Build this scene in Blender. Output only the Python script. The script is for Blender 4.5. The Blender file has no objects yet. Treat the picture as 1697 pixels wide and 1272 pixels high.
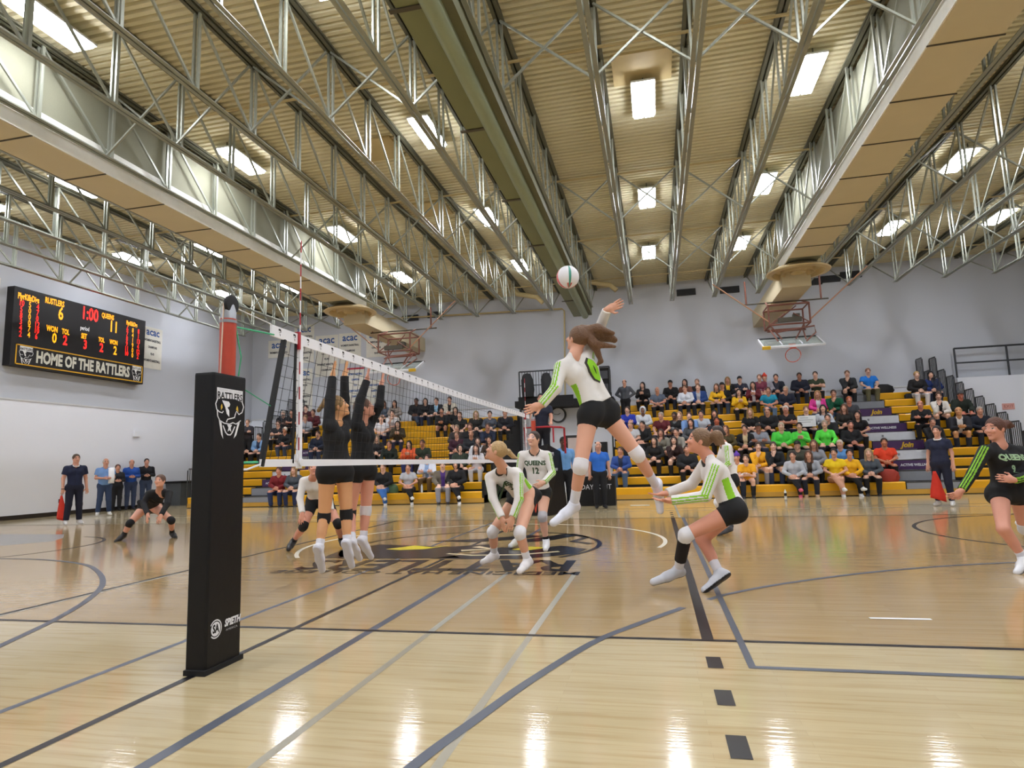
import bpy, math, random
import numpy as np
from mathutils import Vector, Matrix
from mathutils.bvhtree import BVHTree
random.seed(7)
SC = bpy.context.scene
COL = SC.collection
# ------------------------------------------------------------ camera
F_PX = 1044.3
YAW, PITCH, ROLL = math.radians(12.58), math.radians(7.25), math.radians(-1.78)
CAM = np.array([2.738, -4.465, 1.18])
def cam_axes():
    cy, sy = math.cos(YAW), math.sin(YAW)
    f = np.array([-sy, cy, 0.]); r = np.array([cy, sy, 0.]); u = np.array([0, 0, 1.])
    cp, sp = math.cos(PITCH), math.sin(PITCH)
    f2 = f*cp+u*sp; u2 = u*cp-f*sp
    cr, sr = math.cos(ROLL), math.sin(ROLL)
    return r*cr+u2*sr, u2*cr-r*sr, f2
AR, AU, AF = cam_axes()
cd = bpy.data.cameras.new('camera'); cam = bpy.data.objects.new('camera', cd); COL.objects.link(cam)
cam.matrix_world = Matrix(((AR[0], AU[0], -AF[0], CAM[0]), (AR[1], AU[1], -AF[1], CAM[1]), (AR[2], AU[2], -AF[2], CAM[2]), (0, 0, 0, 1)))
cd.sensor_fit = 'HORIZONTAL'; cd.sensor_width = 36; cd.lens = 36*F_PX/1697; cd.clip_start = .05; cd.clip_end = 200
SC.camera = cam
# world: closed hall, only a faint fill
w = bpy.data.worlds.new('world'); SC.world = w; w.use_nodes = True
w.node_tree.nodes['Background'].inputs[0].default_value = (.8, .85, 1, 1)
w.node_tree.nodes['Background'].inputs[1].default_value = .15
SC.view_settings.view_transform = 'Standard'; SC.view_settings.look = 'None'
SC.view_settings.exposure = 0.04; SC.view_settings.gamma = 1
LAMP = 60.0        # radiance of the lamp diffusers
# real-world point on a plane seen at a place of the picture
def ray(px, py): return AF+AR*(px-848.5)/F_PX-AU*(py-636)/F_PX
def PZ(px, py, z=0.): d = ray(px, py); return CAM+d*(z-CAM[2])/d[2]
def PY(px, py, y): d = ray(px, py); return CAM+d*(y-CAM[1])/d[1]
def PX(px, py, x): d = ray(px, py); return CAM+d*(x-CAM[0])/d[0]
# ------------------------------------------------------------ materials
def lin(h):
    h = h.lstrip('#'); o = []
    for i in (0, 2, 4):
        c = int(h[i:i+2], 16)/255; o.append(c/12.92 if c <= .04045 else ((c+.055)/1.055)**2.4)
    return o
MATS = {}
def pm(name, hx, rough=.6, var=.08, scale=6., metal=0., bump=0., coat=0., spec=.5, bscale=None):
    key = name
    if key in MATS: return MATS[key]
    m = bpy.data.materials.new(name); m.use_nodes = True; nt = m.node_tree; b = nt.nodes['Principled BSDF']
    c = lin(hx); tc = nt.nodes.new('ShaderNodeTexCoord')
    n = nt.nodes.new('ShaderNodeTexNoise'); n.inputs['Scale'].default_value = scale; n.inputs['Detail'].default_value = 3
    nt.links.new(tc.outputs['Object'], n.inputs['Vector'])
    r = nt.nodes.new('ShaderNodeMix'); r.data_type = 'RGBA'
    r.inputs[6].default_value = [x*(1-var) for x in c]+[1]; r.inputs[7].default_value = [min(1, x*(1+var)) for x in c]+[1]
    nt.links.new(n.outputs['Fac'], r.inputs[0]); nt.links.new(r.outputs[2], b.inputs['Base Color'])
    b.inputs['Roughness'].default_value = rough; b.inputs['Metallic'].default_value = metal
    b.inputs['Specular IOR Level'].default_value = spec; b.inputs['Coat Weight'].default_value = coat
    if bump:
        n2 = nt.nodes.new('ShaderNodeTexNoise'); n2.inputs['Scale'].default_value = bscale or scale*3
        nt.links.new(tc.outputs['Object'], n2.inputs['Vector'])
        bp = nt.nodes.new('ShaderNodeBump'); bp.inputs['Strength'].default_value = bump; bp.inputs['Distance'].default_value = .02
        nt.links.new(n2.outputs['Fac'], bp.inputs['Height']); nt.links.new(bp.outputs[0], b.inputs['Normal'])
    MATS[key] = m; return m
def em(name, hx, s):
    if name in MATS: return MATS[name]
    m = bpy.data.materials.new(name); m.use_nodes = True; nt = m.node_tree; b = nt.nodes['Principled BSDF']
    b.inputs['Base Color'].default_value = (.02, .02, .02, 1)
    b.inputs['Emission Color'].default_value = lin(hx)+[1]; b.inputs['Emission Strength'].default_value = s
    MATS[name] = m; return m
def wood(name, a, b2, rough=.10, dark=.8):
    m = bpy.data.materials.new(name); m.use_nodes = True; nt = m.node_tree; b = nt.nodes['Principled BSDF']
    tc = nt.nodes.new('ShaderNodeTexCoord')
    br = nt.nodes.new('ShaderNodeTexBrick'); br.inputs['Scale'].default_value = 1; br.inputs['Brick Width'].default_value = 1.1
    br.inputs['Row Height'].default_value = .057; br.inputs['Mortar Size'].default_value = .0006; br.inputs['Bias'].default_value = 0
    br.offset = .37; br.squash = 1
    A = lin(a); B = lin(b2)
    br.inputs['Color1'].default_value = A+[1]; br.inputs['Color2'].default_value = B+[1]
    br.inputs['Mortar'].default_value = [x*dark for x in B]+[1]
    nt.links.new(tc.outputs['Object'], br.inputs['Vector'])
    mp = nt.nodes.new('ShaderNodeMapping'); mp.inputs['Scale'].default_value = (.7, 12, 1)
    nt.links.new(tc.outputs['Object'], mp.inputs[0])
    n = nt.nodes.new('ShaderNodeTexNoise'); n.inputs['Scale'].default_value = 2.2; n.inputs['Detail'].default_value = 6
    nt.links.new(mp.outputs[0], n.inputs['Vector'])
    cr = nt.nodes.new('ShaderNodeValToRGB'); cr.color_ramp.elements[0].position = .3; cr.color_ramp.elements[1].position = .5
    cr.color_ramp.elements[0].color = (.86, .8, .7, 1); cr.color_ramp.elements[1].color = (1, 1, 1, 1)
    nt.links.new(n.outputs['Fac'], cr.inputs[0])
    mx = nt.nodes.new('ShaderNodeMix'); mx.data_type = 'RGBA'; mx.blend_type = 'MULTIPLY'; mx.inputs[0].default_value = 1
    nt.links.new(br.outputs[0], mx.inputs[6]); nt.links.new(cr.outputs[0], mx.inputs[7])
    nt.links.new(mx.outputs[2], b.inputs['Base Color'])
    n3 = nt.nodes.new('ShaderNodeTexNoise'); n3.inputs['Scale'].default_value = 1.3; nt.links.new(tc.outputs['Object'], n3.inputs['Vector'])
    mr = nt.nodes.new('ShaderNodeMapRange'); mr.inputs[3].default_value = rough*.8; mr.inputs[4].default_value = rough*1.3
    nt.links.new(n3.outputs['Fac'], mr.inputs[0]); nt.links.new(mr.outputs[0], b.inputs['Roughness'])
    n4 = nt.nodes.new('ShaderNodeTexNoise'); n4.inputs['Scale'].default_value = 3.5; nt.links.new(mp.outputs[0], n4.inputs['Vector'])
    bp = nt.nodes.new('ShaderNodeBump'); bp.inputs['Strength'].default_value = .06; bp.inputs['Distance'].default_value = .01
    nt.links.new(n4.outputs['Fac'], bp.inputs['Height']); nt.links.new(bp.outputs[0], b.inputs['Normal'])
    b.inputs['Specular IOR Level'].default_value = .6; b.inputs['IOR'].default_value = 1.5
    return m
# ------------------------------------------------------------ mesh building
class MB:
    def __init__(s): s.v = []; s.f = []; s.m = []; s.mats = []
    def mi(s, mat):
        if mat is None: return 0
        if mat not in s.mats: s.mats.append(mat)
        return s.mats.index(mat)
    def add(s, vs, fs, mat=None):
        o = len(s.v); i = s.mi(mat); s.v += [tuple(map(float, p)) for p in vs]
        for f in fs: s.f.append([o+k for k in f]); s.m.append(i)
        return s
    def box(s, a, b, mat=None):
        x0, y0, z0 = [min(p, q) for p, q in zip(a, b)]; x1, y1, z1 = [max(p, q) for p, q in zip(a, b)]
        return s.add([(x0, y0, z0), (x1, y0, z0), (x1, y1, z0), (x0, y1, z0), (x0, y0, z1), (x1, y0, z1), (x1, y1, z1), (x0, y1, z1)],
                     [(0, 3, 2, 1), (4, 5, 6, 7), (0, 1, 5, 4), (1, 2, 6, 5), (2, 3, 7, 6), (3, 0, 4, 7)], mat)
    def bar(s, p, q, w, h=None, up=(0, 0, 1), mat=None):       # rectangular bar between two points
        h = h or w; p = np.array(p, float); q = np.array(q, float); d = q-p; d /= np.linalg.norm(d)
        u = np.array(up, float)
        if abs(d@u) > .98: u = np.array([0, 1., 0])
        r = np.cross(d, u); r /= np.linalg.norm(r); u = np.cross(r, d)
        vs = [e+r*a*w/2+u*b*h/2 for e in (p, q) for a, b in ((-1, -1), (1, -1), (1, 1), (-1, 1))]
        return s.add(vs, [(0, 1, 2, 3), (7, 6, 5, 4), (0, 4, 5, 1), (1, 5, 6, 2), (2, 6, 7, 3), (3, 7, 4, 0)], mat)
    def tube(s, pts, r, n=8, mat=None, cap=True, r2=None):
        pts = [np.array(p, float) for p in pts]; N = len(pts); rings = []
        pu = np.array([0, 0, 1.])
        for i, p in enumerate(pts):
            d = pts[min(i+1, N-1)]-pts[max(i-1, 0)]; d = d/(np.linalg.norm(d)+1e-9)
            u = pu-d*(pu@d)
            if np.linalg.norm(u) < .05: u = np.array([0, 1., 0])-d*d[1]
            u /= np.linalg.norm(u); v = np.cross(d, u)
            rr = r if r2 is None else r+(r2-r)*i/(N-1)
            rings.append([p+(u*math.cos(2*math.pi*k/n)+v*math.sin(2*math.pi*k/n))*rr for k in range(n)])
        vs = [q for g in rings for q in g]; fs = []
        for i in range(N-1):
            for k in range(n):
                a = i*n+k; b = i*n+(k+1) % n; fs.append((a, b, b+n, a+n))
        if cap: fs.append(tuple(range(n))[::-1]); fs.append(tuple((N-1)*n+k for k in range(n)))
        return s.add(vs, fs, mat)
    def lathe(s, c, prof, n=24, axis='z', mat=None):
        vs = []; c = np.array(c, float)
        for r, h in prof:
            for k in range(n):
                a = 2*math.pi*k/n; x, y = r*math.cos(a), r*math.sin(a)
                vs.append(c+{'z': (x, y, h), 'x': (h, x, y), 'y': (x, h, y)}[axis])
        fs = []
        for i in range(len(prof)-1):
            for k in range(n): fs.append((i*n+k, i*n+(k+1) % n, (i+1)*n+(k+1) % n, (i+1)*n+k))
        return s.add(vs, fs, mat)
    def ribbon(s, pts, w, fr, mat=None, close=False):           # flat stroke: fr maps (u,v) to 3-D
        P = [np.array(p, float) for p in pts]
        if close: P = P+[P[0]]
        N = len(P); L = []; R = []
        for i in range(N):
            a = P[i-1] if i else (P[-2] if close else P[i]); b = P[i+1] if i < N-1 else (P[1] if close else P[i])
            d = b-a; d = d/(np.linalg.norm(d)+1e-9); n = np.array([-d[1], d[0]])*w/2
            L.append(P[i]+n); R.append(P[i]-n)
        return s.add([fr(*p) for p in L+R], [(i, i+1, N+i+1, N+i) for i in range(N-1)], mat)
    def poly(s, pts, fr, mat=None): return s.add([fr(*p) for p in pts], [tuple(range(len(pts)))], mat)
    def build(s, name, mat=None, parent=None, smooth=False):
        me = bpy.data.meshes.new(name); me.from_pydata(s.v, [], s.f)
        if s.mats:
            for m in s.mats: me.materials.append(m)
            me.polygons.foreach_set('material_index', s.m)
        elif mat: me.materials.append(mat)
        if smooth:
            me.polygons.foreach_set('use_smooth', [True]*len(s.f)); 
            me.set_sharp_from_angle(angle=math.radians(40))
        me.update(); o = bpy.data.objects.new(name, me); COL.objects.link(o)
        if parent: o.parent = parent
        return o
def tag(o, label=None, cat=None, group=None, kind=None):
    if label: o['label'] = label
    if cat: o['category'] = cat
    if group: o['group'] = group
    if kind: o['kind'] = kind
    return o
def empty(name, loc=(0, 0, 0)):
    o = bpy.data.objects.new(name, None); COL.objects.link(o); o.location = loc; o.empty_display_size = .1; return o
def setpar(o, p):      # keeps world coordinates for parents that sit off the origin
    o.parent = p; o.matrix_parent_inverse = Matrix.Translation(-Vector(p.location)); return o
def text_mb(body, size, fr, mat, mb=None, align='CENTER', xs=1., bold=0., shear=0.):
    cu = bpy.data.curves.new('t', 'FONT'); cu.body = body; cu.size = size; cu.align_x = align; cu.align_y = 'CENTER'
    cu.offset = bold; cu.shear = shear; cu.resolution_u = 2
    o = bpy.data.objects.new('t', cu); COL.objects.link(o)
    dg = bpy.context.evaluated_depsgraph_get(); me = bpy.data.meshes.new_from_object(o.evaluated_get(dg))
    vs = [fr(v.co.x*xs, v.co.y) for v in me.vertices]; fs = [tuple(p.vertices) for p in me.polygons]
    bpy.data.objects.remove(o); bpy.data.curves.remove(cu); bpy.data.meshes.remove(me)
    mb = mb or MB(); mb.add(vs, fs, mat); return mb
def frame(o, u, v, off=0.):
    o = np.array(o, float); u = np.array(u, float); v = np.array(v, float); n = np.cross(u, v)
    def f(a, b, c=0.): return o+u*a+v*b+n*(off+c)
    return f
# emblem of the home team: snake head under a name plate (unit box about 1 wide, 1.5 high)
def emblem(fr, white, black, yellow=None, grey=None, mb=None, plate=True, back=True, lift=.001):
    mb = mb or MB()
    F = lambda k: (lambda a, b: fr(a, b, lift*k))
    if plate:
        mb.poly([(-.48, .75), (.48, .75), (.48, .36), (.42, .30), (-.42, .30), (-.48, .36)], F(0), white)
        if grey: text_mb('MEDICINE HAT COLLEGE', .085, lambda a, b: fr(a, b+.69, lift), grey, mb, xs=.9)
        text_mb('RATTLERS', .33, lambda a, b: fr(a, b+.49, lift), black, mb, xs=.62, bold=.008)
    if back:
        mb.poly([(-.46, .36), (-.5, .12), (-.42, -.1), (-.36, -.25), (-.2, -.36), (0, -.4), (.2, -.36), (.34, -.2), (.44, -.06), (.5, .12), (.46, .36), (.2, .42), (-.2, .42)], F(.5), black)
    mb.ribbon([(-.46, .36), (-.52, .2), (-.48, .02), (-.38, -.06), (-.28, -.08), (-.24, -.02)], .035, F(1.5), white)
    mb.ribbon([(-.46, .0), (-.44, -.2), (-.36, -.34), (-.2, -.42), (0, -.44), (.12, -.38), (.24, -.42), (.42, -.28)], .035, F(1.5), white)
    mb.ribbon([(.46, .36), (.52, .2), (.46, .0), (.34, -.08), (.25, .03), (.2, -.1), (.18, -.2), (.05, -.24), (-.08, -.28), (-.12, -.38)], .035, F(1.5), white)
    mb.poly([(-.3, .34), (-.05, .32), (.0, .24), (-.02, .16), (-.1, .12), (-.03, .02), (-.02, -.2), (-.12, -.1), (-.18, .12)], F(2), white)
    mb.poly([(-.4, -.3), (-.3, -.38), (-.27, -.62), (-.22, -.95), (-.3, -.8)], F(1.5), white)
    mb.poly([(.4, -.28), (.3, -.38), (.24, -.62), (.16, -.92), (.26, -.8)], F(1.5), white)
    mb.ribbon([(-.24, -.5), (-.14, -.72), (-.06, -.8), (.04, -.8), (.1, -.72), (.2, -.5)], .04, F(1.5), white)
    mb.poly([(-.09, -.46), (.09, -.46), (.04, -.56), (.07, -.7), (0, -.64), (-.07, -.7), (-.04, -.56)], F(1.5), white)
    if yellow:
        mb.poly([(-.34, .14), (-.3, .22), (-.27, .1), (-.33, -.0)], F(2), yellow); mb.poly([(.3, .14), (.27, .22), (.22, .08), (.32, .0)], F(2), yellow)
    return mb
# ------------------------------------------------------------ room shell
WL, WR, WB, WN, ZC = -16.0, 18.6, 22.1, -9.0, 8.55
M_gray = pm('wall_grey', '#c3c6cd', .8, .03, .6); M_white = pm('wall_white', '#eff1f8', .7, .02, .5)
M_dark = pm('baseboard_dark', '#241d1a', .5); M_wood = wood('court_maple', '#c6b58f', '#c0ae87')
M_wood2 = wood('court_stained', '#b69c70', '#ae9367')
M_blk = pm('line_black', '#100c0f', .35, .1, 3, spec=.3); M_gry = pm('line_grey', '#545964', .35, .1, 3, spec=.35); M_lgt = pm('line_pale', '#a9a799', .3, .1, 3)
M_lw = pm('line_white', '#e9e4d2', .3, .05, 3)
fl = MB()
for y0, y1, m in ((WN, 0, M_wood), (0, 9, M_wood2), (9, WB, M_wood)):
    fl.add([(WL-.1, y0, 0), (WR+.1, y0, 0), (WR+.1, y1, 0), (WL-.1, y1, 0)], [(0, 1, 2, 3)], m)
floor = tag(fl.build('floor'), 'polished maple gym floor with a darker stained court band and painted lines', kind='structure')
def smooth(P, n=8):
    P = [np.array(p, float) for p in P]; Q = [2*P[0]-P[1]]+P+[2*P[-1]-P[-2]]; o = []
    for i in range(1, len(Q)-2):
        a, b, c, d = Q[i-1:i+3]
        for k in range(n): t = k/n; o.append(.5*(2*b+(c-a)*t+(2*a-5*b+4*c-d)*t*t+(3*b-a-3*c+d)*t**3))
    return o+[Q[-2]]
def line_strip(pts, w, mat, z=.0015, close=False, name='court_line'):
    o = MB().ribbon(pts, w, lambda a, b: (a, b, z), mat, close).build(name, None, floor); return o
def arc(cx, cy, r, a0, a1, n=48): return [(cx+r*math.cos(math.radians(a0+(a1-a0)*i/n)), cy+r*math.sin(math.radians(a0+(a1-a0)*i/n))) for i in range(n+1)]
line_strip([(WL+1, 0), (WR-.5, 0)], .05, M_blk); line_strip([(WL+1, 9), (WR-.5, 9)], .05, M_blk)
line_strip([(0, -4), (0, 9)], .05, M_blk, .002)
line_strip([(3, 0), (3, 9)], .075, M_blk, .0022); line_strip([(-3, 0), (-3, 9)], .05, M_blk, .0022)
for i, (a, b) in enumerate(((-.36, -.57), (-.92, -1.13), (-1.47, -1.69))):
    line_strip([(3, a), (3, b)], .085, M_blk, .0022); line_strip([(3, 9+.15+i*.5), (3, 9.33+i*.5)], .06, M_blk, .0022)
line_strip([(.62, -4.5), (.62, 9)], .065, M_gry, .0012); line_strip([(-.62, -4.5), (-.62, 9)], .05, M_gry, .0012)
M_fnt = pm('line_faint', '#9c9684', .3, .1, 3)
for x in (1.08, 1.82): line_strip([(x, 0), (x, 2.5)], .05, M_lgt, .001); line_strip([(x, -4), (x, -.03)], .045, M_fnt, .001)
line_strip([(-2.95, -.1), (-2.95, 2.3)], .04, M_lgt, .001)
line_strip([(3.2, 9), (3.2, -.53), (14, -.6)], .065, M_gry, .0026)
line_strip([(3.14, 9), (3.14, 12.7)], .05, M_lgt, .001)
# three-point arcs and centre circle
xs = [(1.62, -2.6), (1.73, -1.92), (1.85, -1.45), (2.0, -.9), (2.27, -.12), (2.55, .39), (2.88, .93)]
line_strip(smooth(xs), .06, M_gry, .0028); line_strip(smooth([(3.1, 1.24), (3.3, 1.5), (3.82, 1.98), (4.74, 2.62), (5.8, 3.12), (7.2, 3.5), (9, 3.7)]), .055, M_gry, .0028)
line_strip(smooth([(-1.5, -1.6), (-1.93, -.68), (-2.27, .04), (-2.79, .89), (-3.42, 1.65), (-4.3, 2.42), (-5.07, 2.92), (-6.2, 3.3), (-7.4, 3.4)]), .06, M_gry, .0028)
line_strip(arc(.05, 5.2, 2.75, -15, 218, 80), .06, M_lw, .0012)
line_strip(arc(9.3, 6.1, 2.75, 90, 290, 60), .06, M_blk, .0012); line_strip(arc(-8.9, 4.4, 1.9, -120, 80, 40), .06, M_blk, .0012)
line_strip([(WL+1, 10.9), (WR, 10.9)], .05, M_lgt, .001); line_strip([(WL+1, 11.6), (WR, 11.6)], .04, M_blk, .001)
line_strip([(-7, 9.6), (-3, 9.5)], .03, M_lgt, .001)
MB().poly([(4.17, .72), (4.57, .72), (4.57, .68), (4.17, .68)], lambda a, b: (a, b, .003), pm('tape_white', '#f4f4f2', .5)).build('floor_tape', None, floor)
MB().poly([(2.0, 12.95), (2.5, 12.95), (2.5, 12.6), (2.0, 12.6)], lambda a, b: (a, b, .003), M_lw).build('floor_tape', None, floor)
MB().poly([(-11.6, 6.9), (-9.6, 6.75), (-8.9, 6.1), (-8.5, 5.5), (-8.9, 4.9), (-11.6, 4.7)], lambda a, b: (a, b, .0008), pm('key_grey', '#8d8b88', .3)).build('painted_key', None, floor)
# centre logo, reads from the far side
Mk = pm('logo_black', '#0c0a0e', .22, .1, 2); Mc = pm('logo_cream', '#dcc8a0', .3); Mye = pm('logo_yellow', '#e3cf1d', .3); Mbl = pm('logo_black2', '#14131c', .22)
lf = lambda a, b, c=0: (.05-a, 3.0-b, .003+c)
lg = text_mb('RATTLERS', 1.05, lf, Mk, xs=.72, bold=.03, shear=.0)
text_mb('MEDICINE HAT COLLEGE', .27, lambda a, b: (.05-a, 2.45-b, .003), Mk, lg, xs=1.2, bold=.006)
G = lambda a, b: (a, b, .0032); G2 = lambda a, b: (a, b, .0045)
lg.ribbon(arc(.0, 4.75, 1.88, -38, 218, 60), .07, G, Mk)
lg.poly([(-1.75, 3.5), (-1.85, 4.2), (-1.55, 4.9), (-.9, 4.75), (-.3, 4.6), (.35, 4.95), (.3, 4.3), (-.1, 3.9), (.2, 3.55), (-.6, 3.45)], G, Mk)
lg.poly([(-.2, 3.45), (1.0, 3.42), (1.65, 3.9), (1.75, 4.35), (1.35, 4.7), (.9, 4.35), (.5, 4.55), (.35, 4.0)], G, Mbl)
lg.poly([(-.9, 5.3), (-.1, 5.55), (.6, 6.05), (.9, 5.9), (.5, 5.45), (-.1, 5.15)], G, Mk)
lg.poly([(.6, 5.0), (1.1, 5.35), (1.45, 6.0), (1.2, 6.25), (.9, 5.75), (.55, 5.35)], G, Mk)
lg.ribbon([(1.3, 6.2), (1.6, 5.7), (1.45, 5.2), (1.75, 4.9)], .12, G, Mk)
lg.poly([(-1.2, 4.35), (-.9, 4.75), (-.55, 4.55), (-.35, 4.75), (-.6, 4.35), (-.95, 4.25)], G2, Mye)
lg.poly([(.7, 4.3), (.9, 4.6), (1.2, 4.5), (.95, 4.2)], G2, Mye)
lg.ribbon([(-.1, 3.9), (.3, 3.75), (.9, 3.8), (1.4, 4.1)], .08, G2, Mc); lg.ribbon([(.0, 4.2), (.4, 4.35), (.1, 4.6)], .14, G2, Mc)
lg.build('centre_logo', None, floor)
# walls
def wall(name, a, b, m): return tag(MB().box(a, b, m).build(name), kind='structure')
wall('wall_left', (WL-.15, WN, 0), (WL, WB, ZC+.2), M_gray); wall('wall_back', (WL-.15, WB, 0), (WR+.15, WB+.15, ZC+.2), M_gray)
wall('wall_right', (WR, WN, 0), (WR+.15, WB, ZC+.2), M_gray); wall('wall_near', (WL-.15, WN-.15, 0), (WR+.15, WN, ZC+.2), M_gray)
tag(MB().box((WL, WN, .12), (WL+.05, WB, 3.55), M_white).box((WL, WN, 3.55), (WL+.07, WB, 3.6), pm('trim_pale', '#cfcfcf', .5)).build('trim_1'), kind='structure')
tag(MB().box((WL, WN, 0), (WL+.07, WB, .13), M_dark).build('baseboard_left'), kind='structure')
tag(MB().box((WL+.05, WB-.05, 0), (12.9, WB, 3.62), M_white).box((WL+.05, WB-.08, 3.62), (12.9, WB, 3.67), pm('trim_pale', '#cfcfcf')).build('trim_2'), kind='structure')
# side mezzanine wall at the back right, with its guard rail
tag(MB().box((13.72, 21.6, 0), (WR, 22.0, 3.83), M_white).build('wall_mezzanine'), kind='structure')
# corrugated roof deck
M_deck = pm('deck_cream', '#d6cdab', .75, .1, .8, bump=.05)
dk = MB(); P = .152; y = WN; prof = []
while y < WB:
    prof += [(y, ZC), (y+.08, ZC), (y+.095, ZC+.055), (y+.137, ZC+.055)]; y += P
prof.append((WB, ZC)); N = len(prof)
dk.add([(WL-.1, a, b) for a, b in prof]+[(WR+.1, a, b) for a, b in prof], [(i+1, i, N+i, N+i+1) for i in range(N-1)], M_deck)
tag(dk.build('ceiling'), 'cream corrugated metal roof deck', kind='structure')
# ------------------------------------------------------------ steel joists
M_steel = pm('joist_steel', '#96998c', .36, .12, 3., metal=.3); M_steel2 = pm('joist_dark', '#5f5e4c', .6, .12, 3.)
ZT, ZB = 8.5, 7.13
nodes = [3.45+1.455*i for i in range(-5, 12)]
Y0, Y1 = nodes[0]-.7, WB-.05
def shared(mb, name, mat): return mb.build(name, mat)
tc_ = MB(); 
for s in (-1, 1): tc_.box((s*.012, Y0, ZT-.06), (s*.075, Y1, ZT-.05)); tc_.box((s*.012, Y0, ZT-.06), (s*.02, Y1, ZT))
tc_.box((-.075, Y0, ZT-.0), (.075, Y1, ZT+.04))
bc_ = MB()
for s in (-1, 1): bc_.box((s*.012, Y0, ZB-.005), (s*.08, nodes[-1]+.15, ZB+.005)); bc_.box((s*.012, Y0, ZB), (s*.022, nodes[-1]+.15, ZB+.055))
po_ = MB()
for s in (-1, 1): po_.box((s*.026, -.026, ZB), (s*.058, .026, ZT-.05))
di_ = MB().bar((0, -1.42, ZT-.06), (0, -.03, ZB+.04), .034, .04)
protos = {}
J = {}
def joist_label(k):
    n = ['', 'first', 'second', 'third', 'fourth', 'fifth', 'sixth', 'seventh', 'eighth', 'ninth', 'tenth', 'eleventh', 'twelfth', 'thirteenth']
    if k >= -1: return 'grey open-web steel roof joist, %s to the right of the green curtain beam' % n[k+2]
    return 'grey open-web steel roof joist, %s to the left of the green curtain beam' % n[-k-1]
for k in range(-11, 11):
    x = 2.143+1.526*k
    r = empty('roof_joist', (x, 0, 0)); tag(r, joist_label(k), 'roof joist', 'steel joists under the roof deck'); J[k] = x
    def part(nm, mb, loc=(0, 0, 0), mat=M_steel):
        if nm not in protos: o = mb.build(nm, mat); protos[nm] = o
        else: o = protos[nm].copy(); COL.objects.link(o)
        o.parent = r; o.location = loc; return o
    part('top_chord', tc_, mat=M_steel2); part('bottom_chord', bc_)
    for yy in nodes: part('web_post', po_, (0, yy, 0)); part('web_diagonal', di_, (0, yy, 0))
    protos_end = MB().bar((0, nodes[-1], ZB+.05), (0, Y1-.2, ZT-.05), .03)
    part('end_strut', protos_end)
# transverse bridging: horizontal bars and X braces every fourth panel
M_tan = pm('bridging_tan', '#bda978', .6)
for i, yb in enumerate((1.3, 5.9, 11.0, 15.6, 20.3)):
    w_ = ['nearest', 'second nearest', 'middle', 'second farthest', 'farthest'][i]
    r = empty('roof_bridging', (0, yb, 0)); tag(r, 'tan cross bridging bar row between the joists, %s from the camera' % w_, 'roof bracing', 'bridging rows across the joists')
    MB().box((WL+.2, -.02, ZT-.12), (WR-.2, .02, ZT-.08)).build('bridging_bar', M_tan, r)
    br = MB()
    pr = None
    for k in range(-11, 10):
        if k in (-7, 3) or i == 4: continue
        if pr is None:
            mb = MB().bar((.03, -1.1 if i < 2 else 0, ZB+.03), (1.496, -1.1 if i < 2 else 0, ZT-.08), .034).bar((.03, -1.06 if i < 2 else .04, ZT-.08), (1.496, -1.06 if i < 2 else .04, ZB+.03), .034); pr = mb.build('cross_brace', M_steel, r)
        else: pr = pr.copy(); COL.objects.link(pr)
        pr.location = (J[k], 0, 0)
# ------------------------------------------------------------ lamps
M_lamp = em('lamp_diffuser', '#f3f6ff', LAMP); M_fix = pm('lamp_housing', '#d8d8d4', .5)
colname = {0: 'right of the first joist from the green beam', -3: 'just left of the green beam', -6: 'beside the left duct', 2: 'beside the right duct', 5: 'beyond the right duct', 7: 'farthest right', -9: 'beyond the left duct', -11: 'farthest left by the wall'}
colname = {-11: 'column along the left wall', -9: 'column left of the left duct', -6: 'column right of the left duct', -3: 'column left of the green beam', 0: 'column over the attacker', 2: 'column left of the right duct', 5: 'column right of the right duct', 7: 'rightmost column'}
for k in (-11, -9, -6, -3, 0, 2, 5, 7):
    x = J[k]+.763
    for i, yy in enumerate((-6.6, -1.85, 2.95, 7.7, 12.6, 17.3)):
        r = empty('ceiling_lamp', (x, yy, 8.3))
        tag(r, 'long white fluorescent ceiling lamp, %s, %s' % (colname[k], ['first row behind the camera', 'row above the camera', 'nearest row in view', 'second row', 'third row', 'farthest row'][i]), 'ceiling lamp', 'fluorescent lamps between the joists')
        MB().box((-.23, -.64, .05), (.23, .64, .09)).build('housing', M_fix, r)
        mb = MB()
        for s in (-1, 1): mb.box((s*.02, -.6, -.0), (s*.2, .6, .05))
        mb.build('diffuser', M_lamp, r)
        h = MB()
        for s in (-1, 1): h.box((-.01, s*.5-.01, .09), (.01, s*.5+.01, ZC-8.3))
        h.build('hanger', M_steel2, r)
for x, yy in ((2.9, 6.9), (-3.2, 8.4), (-3.2, 12.0)):
    MBp = MB().box((x-.55, yy-.5, 8.5), (x+.55, yy+.45, 8.548)); tag(MBp.build('deck_panel', M_tan), 'cream patch panel on the roof deck %s' % ('behind the lamp over the attacker' if x > 0 else ('left of the green beam, nearer' if yy < 10 else 'left of the green beam, farther')), 'panel')
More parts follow.
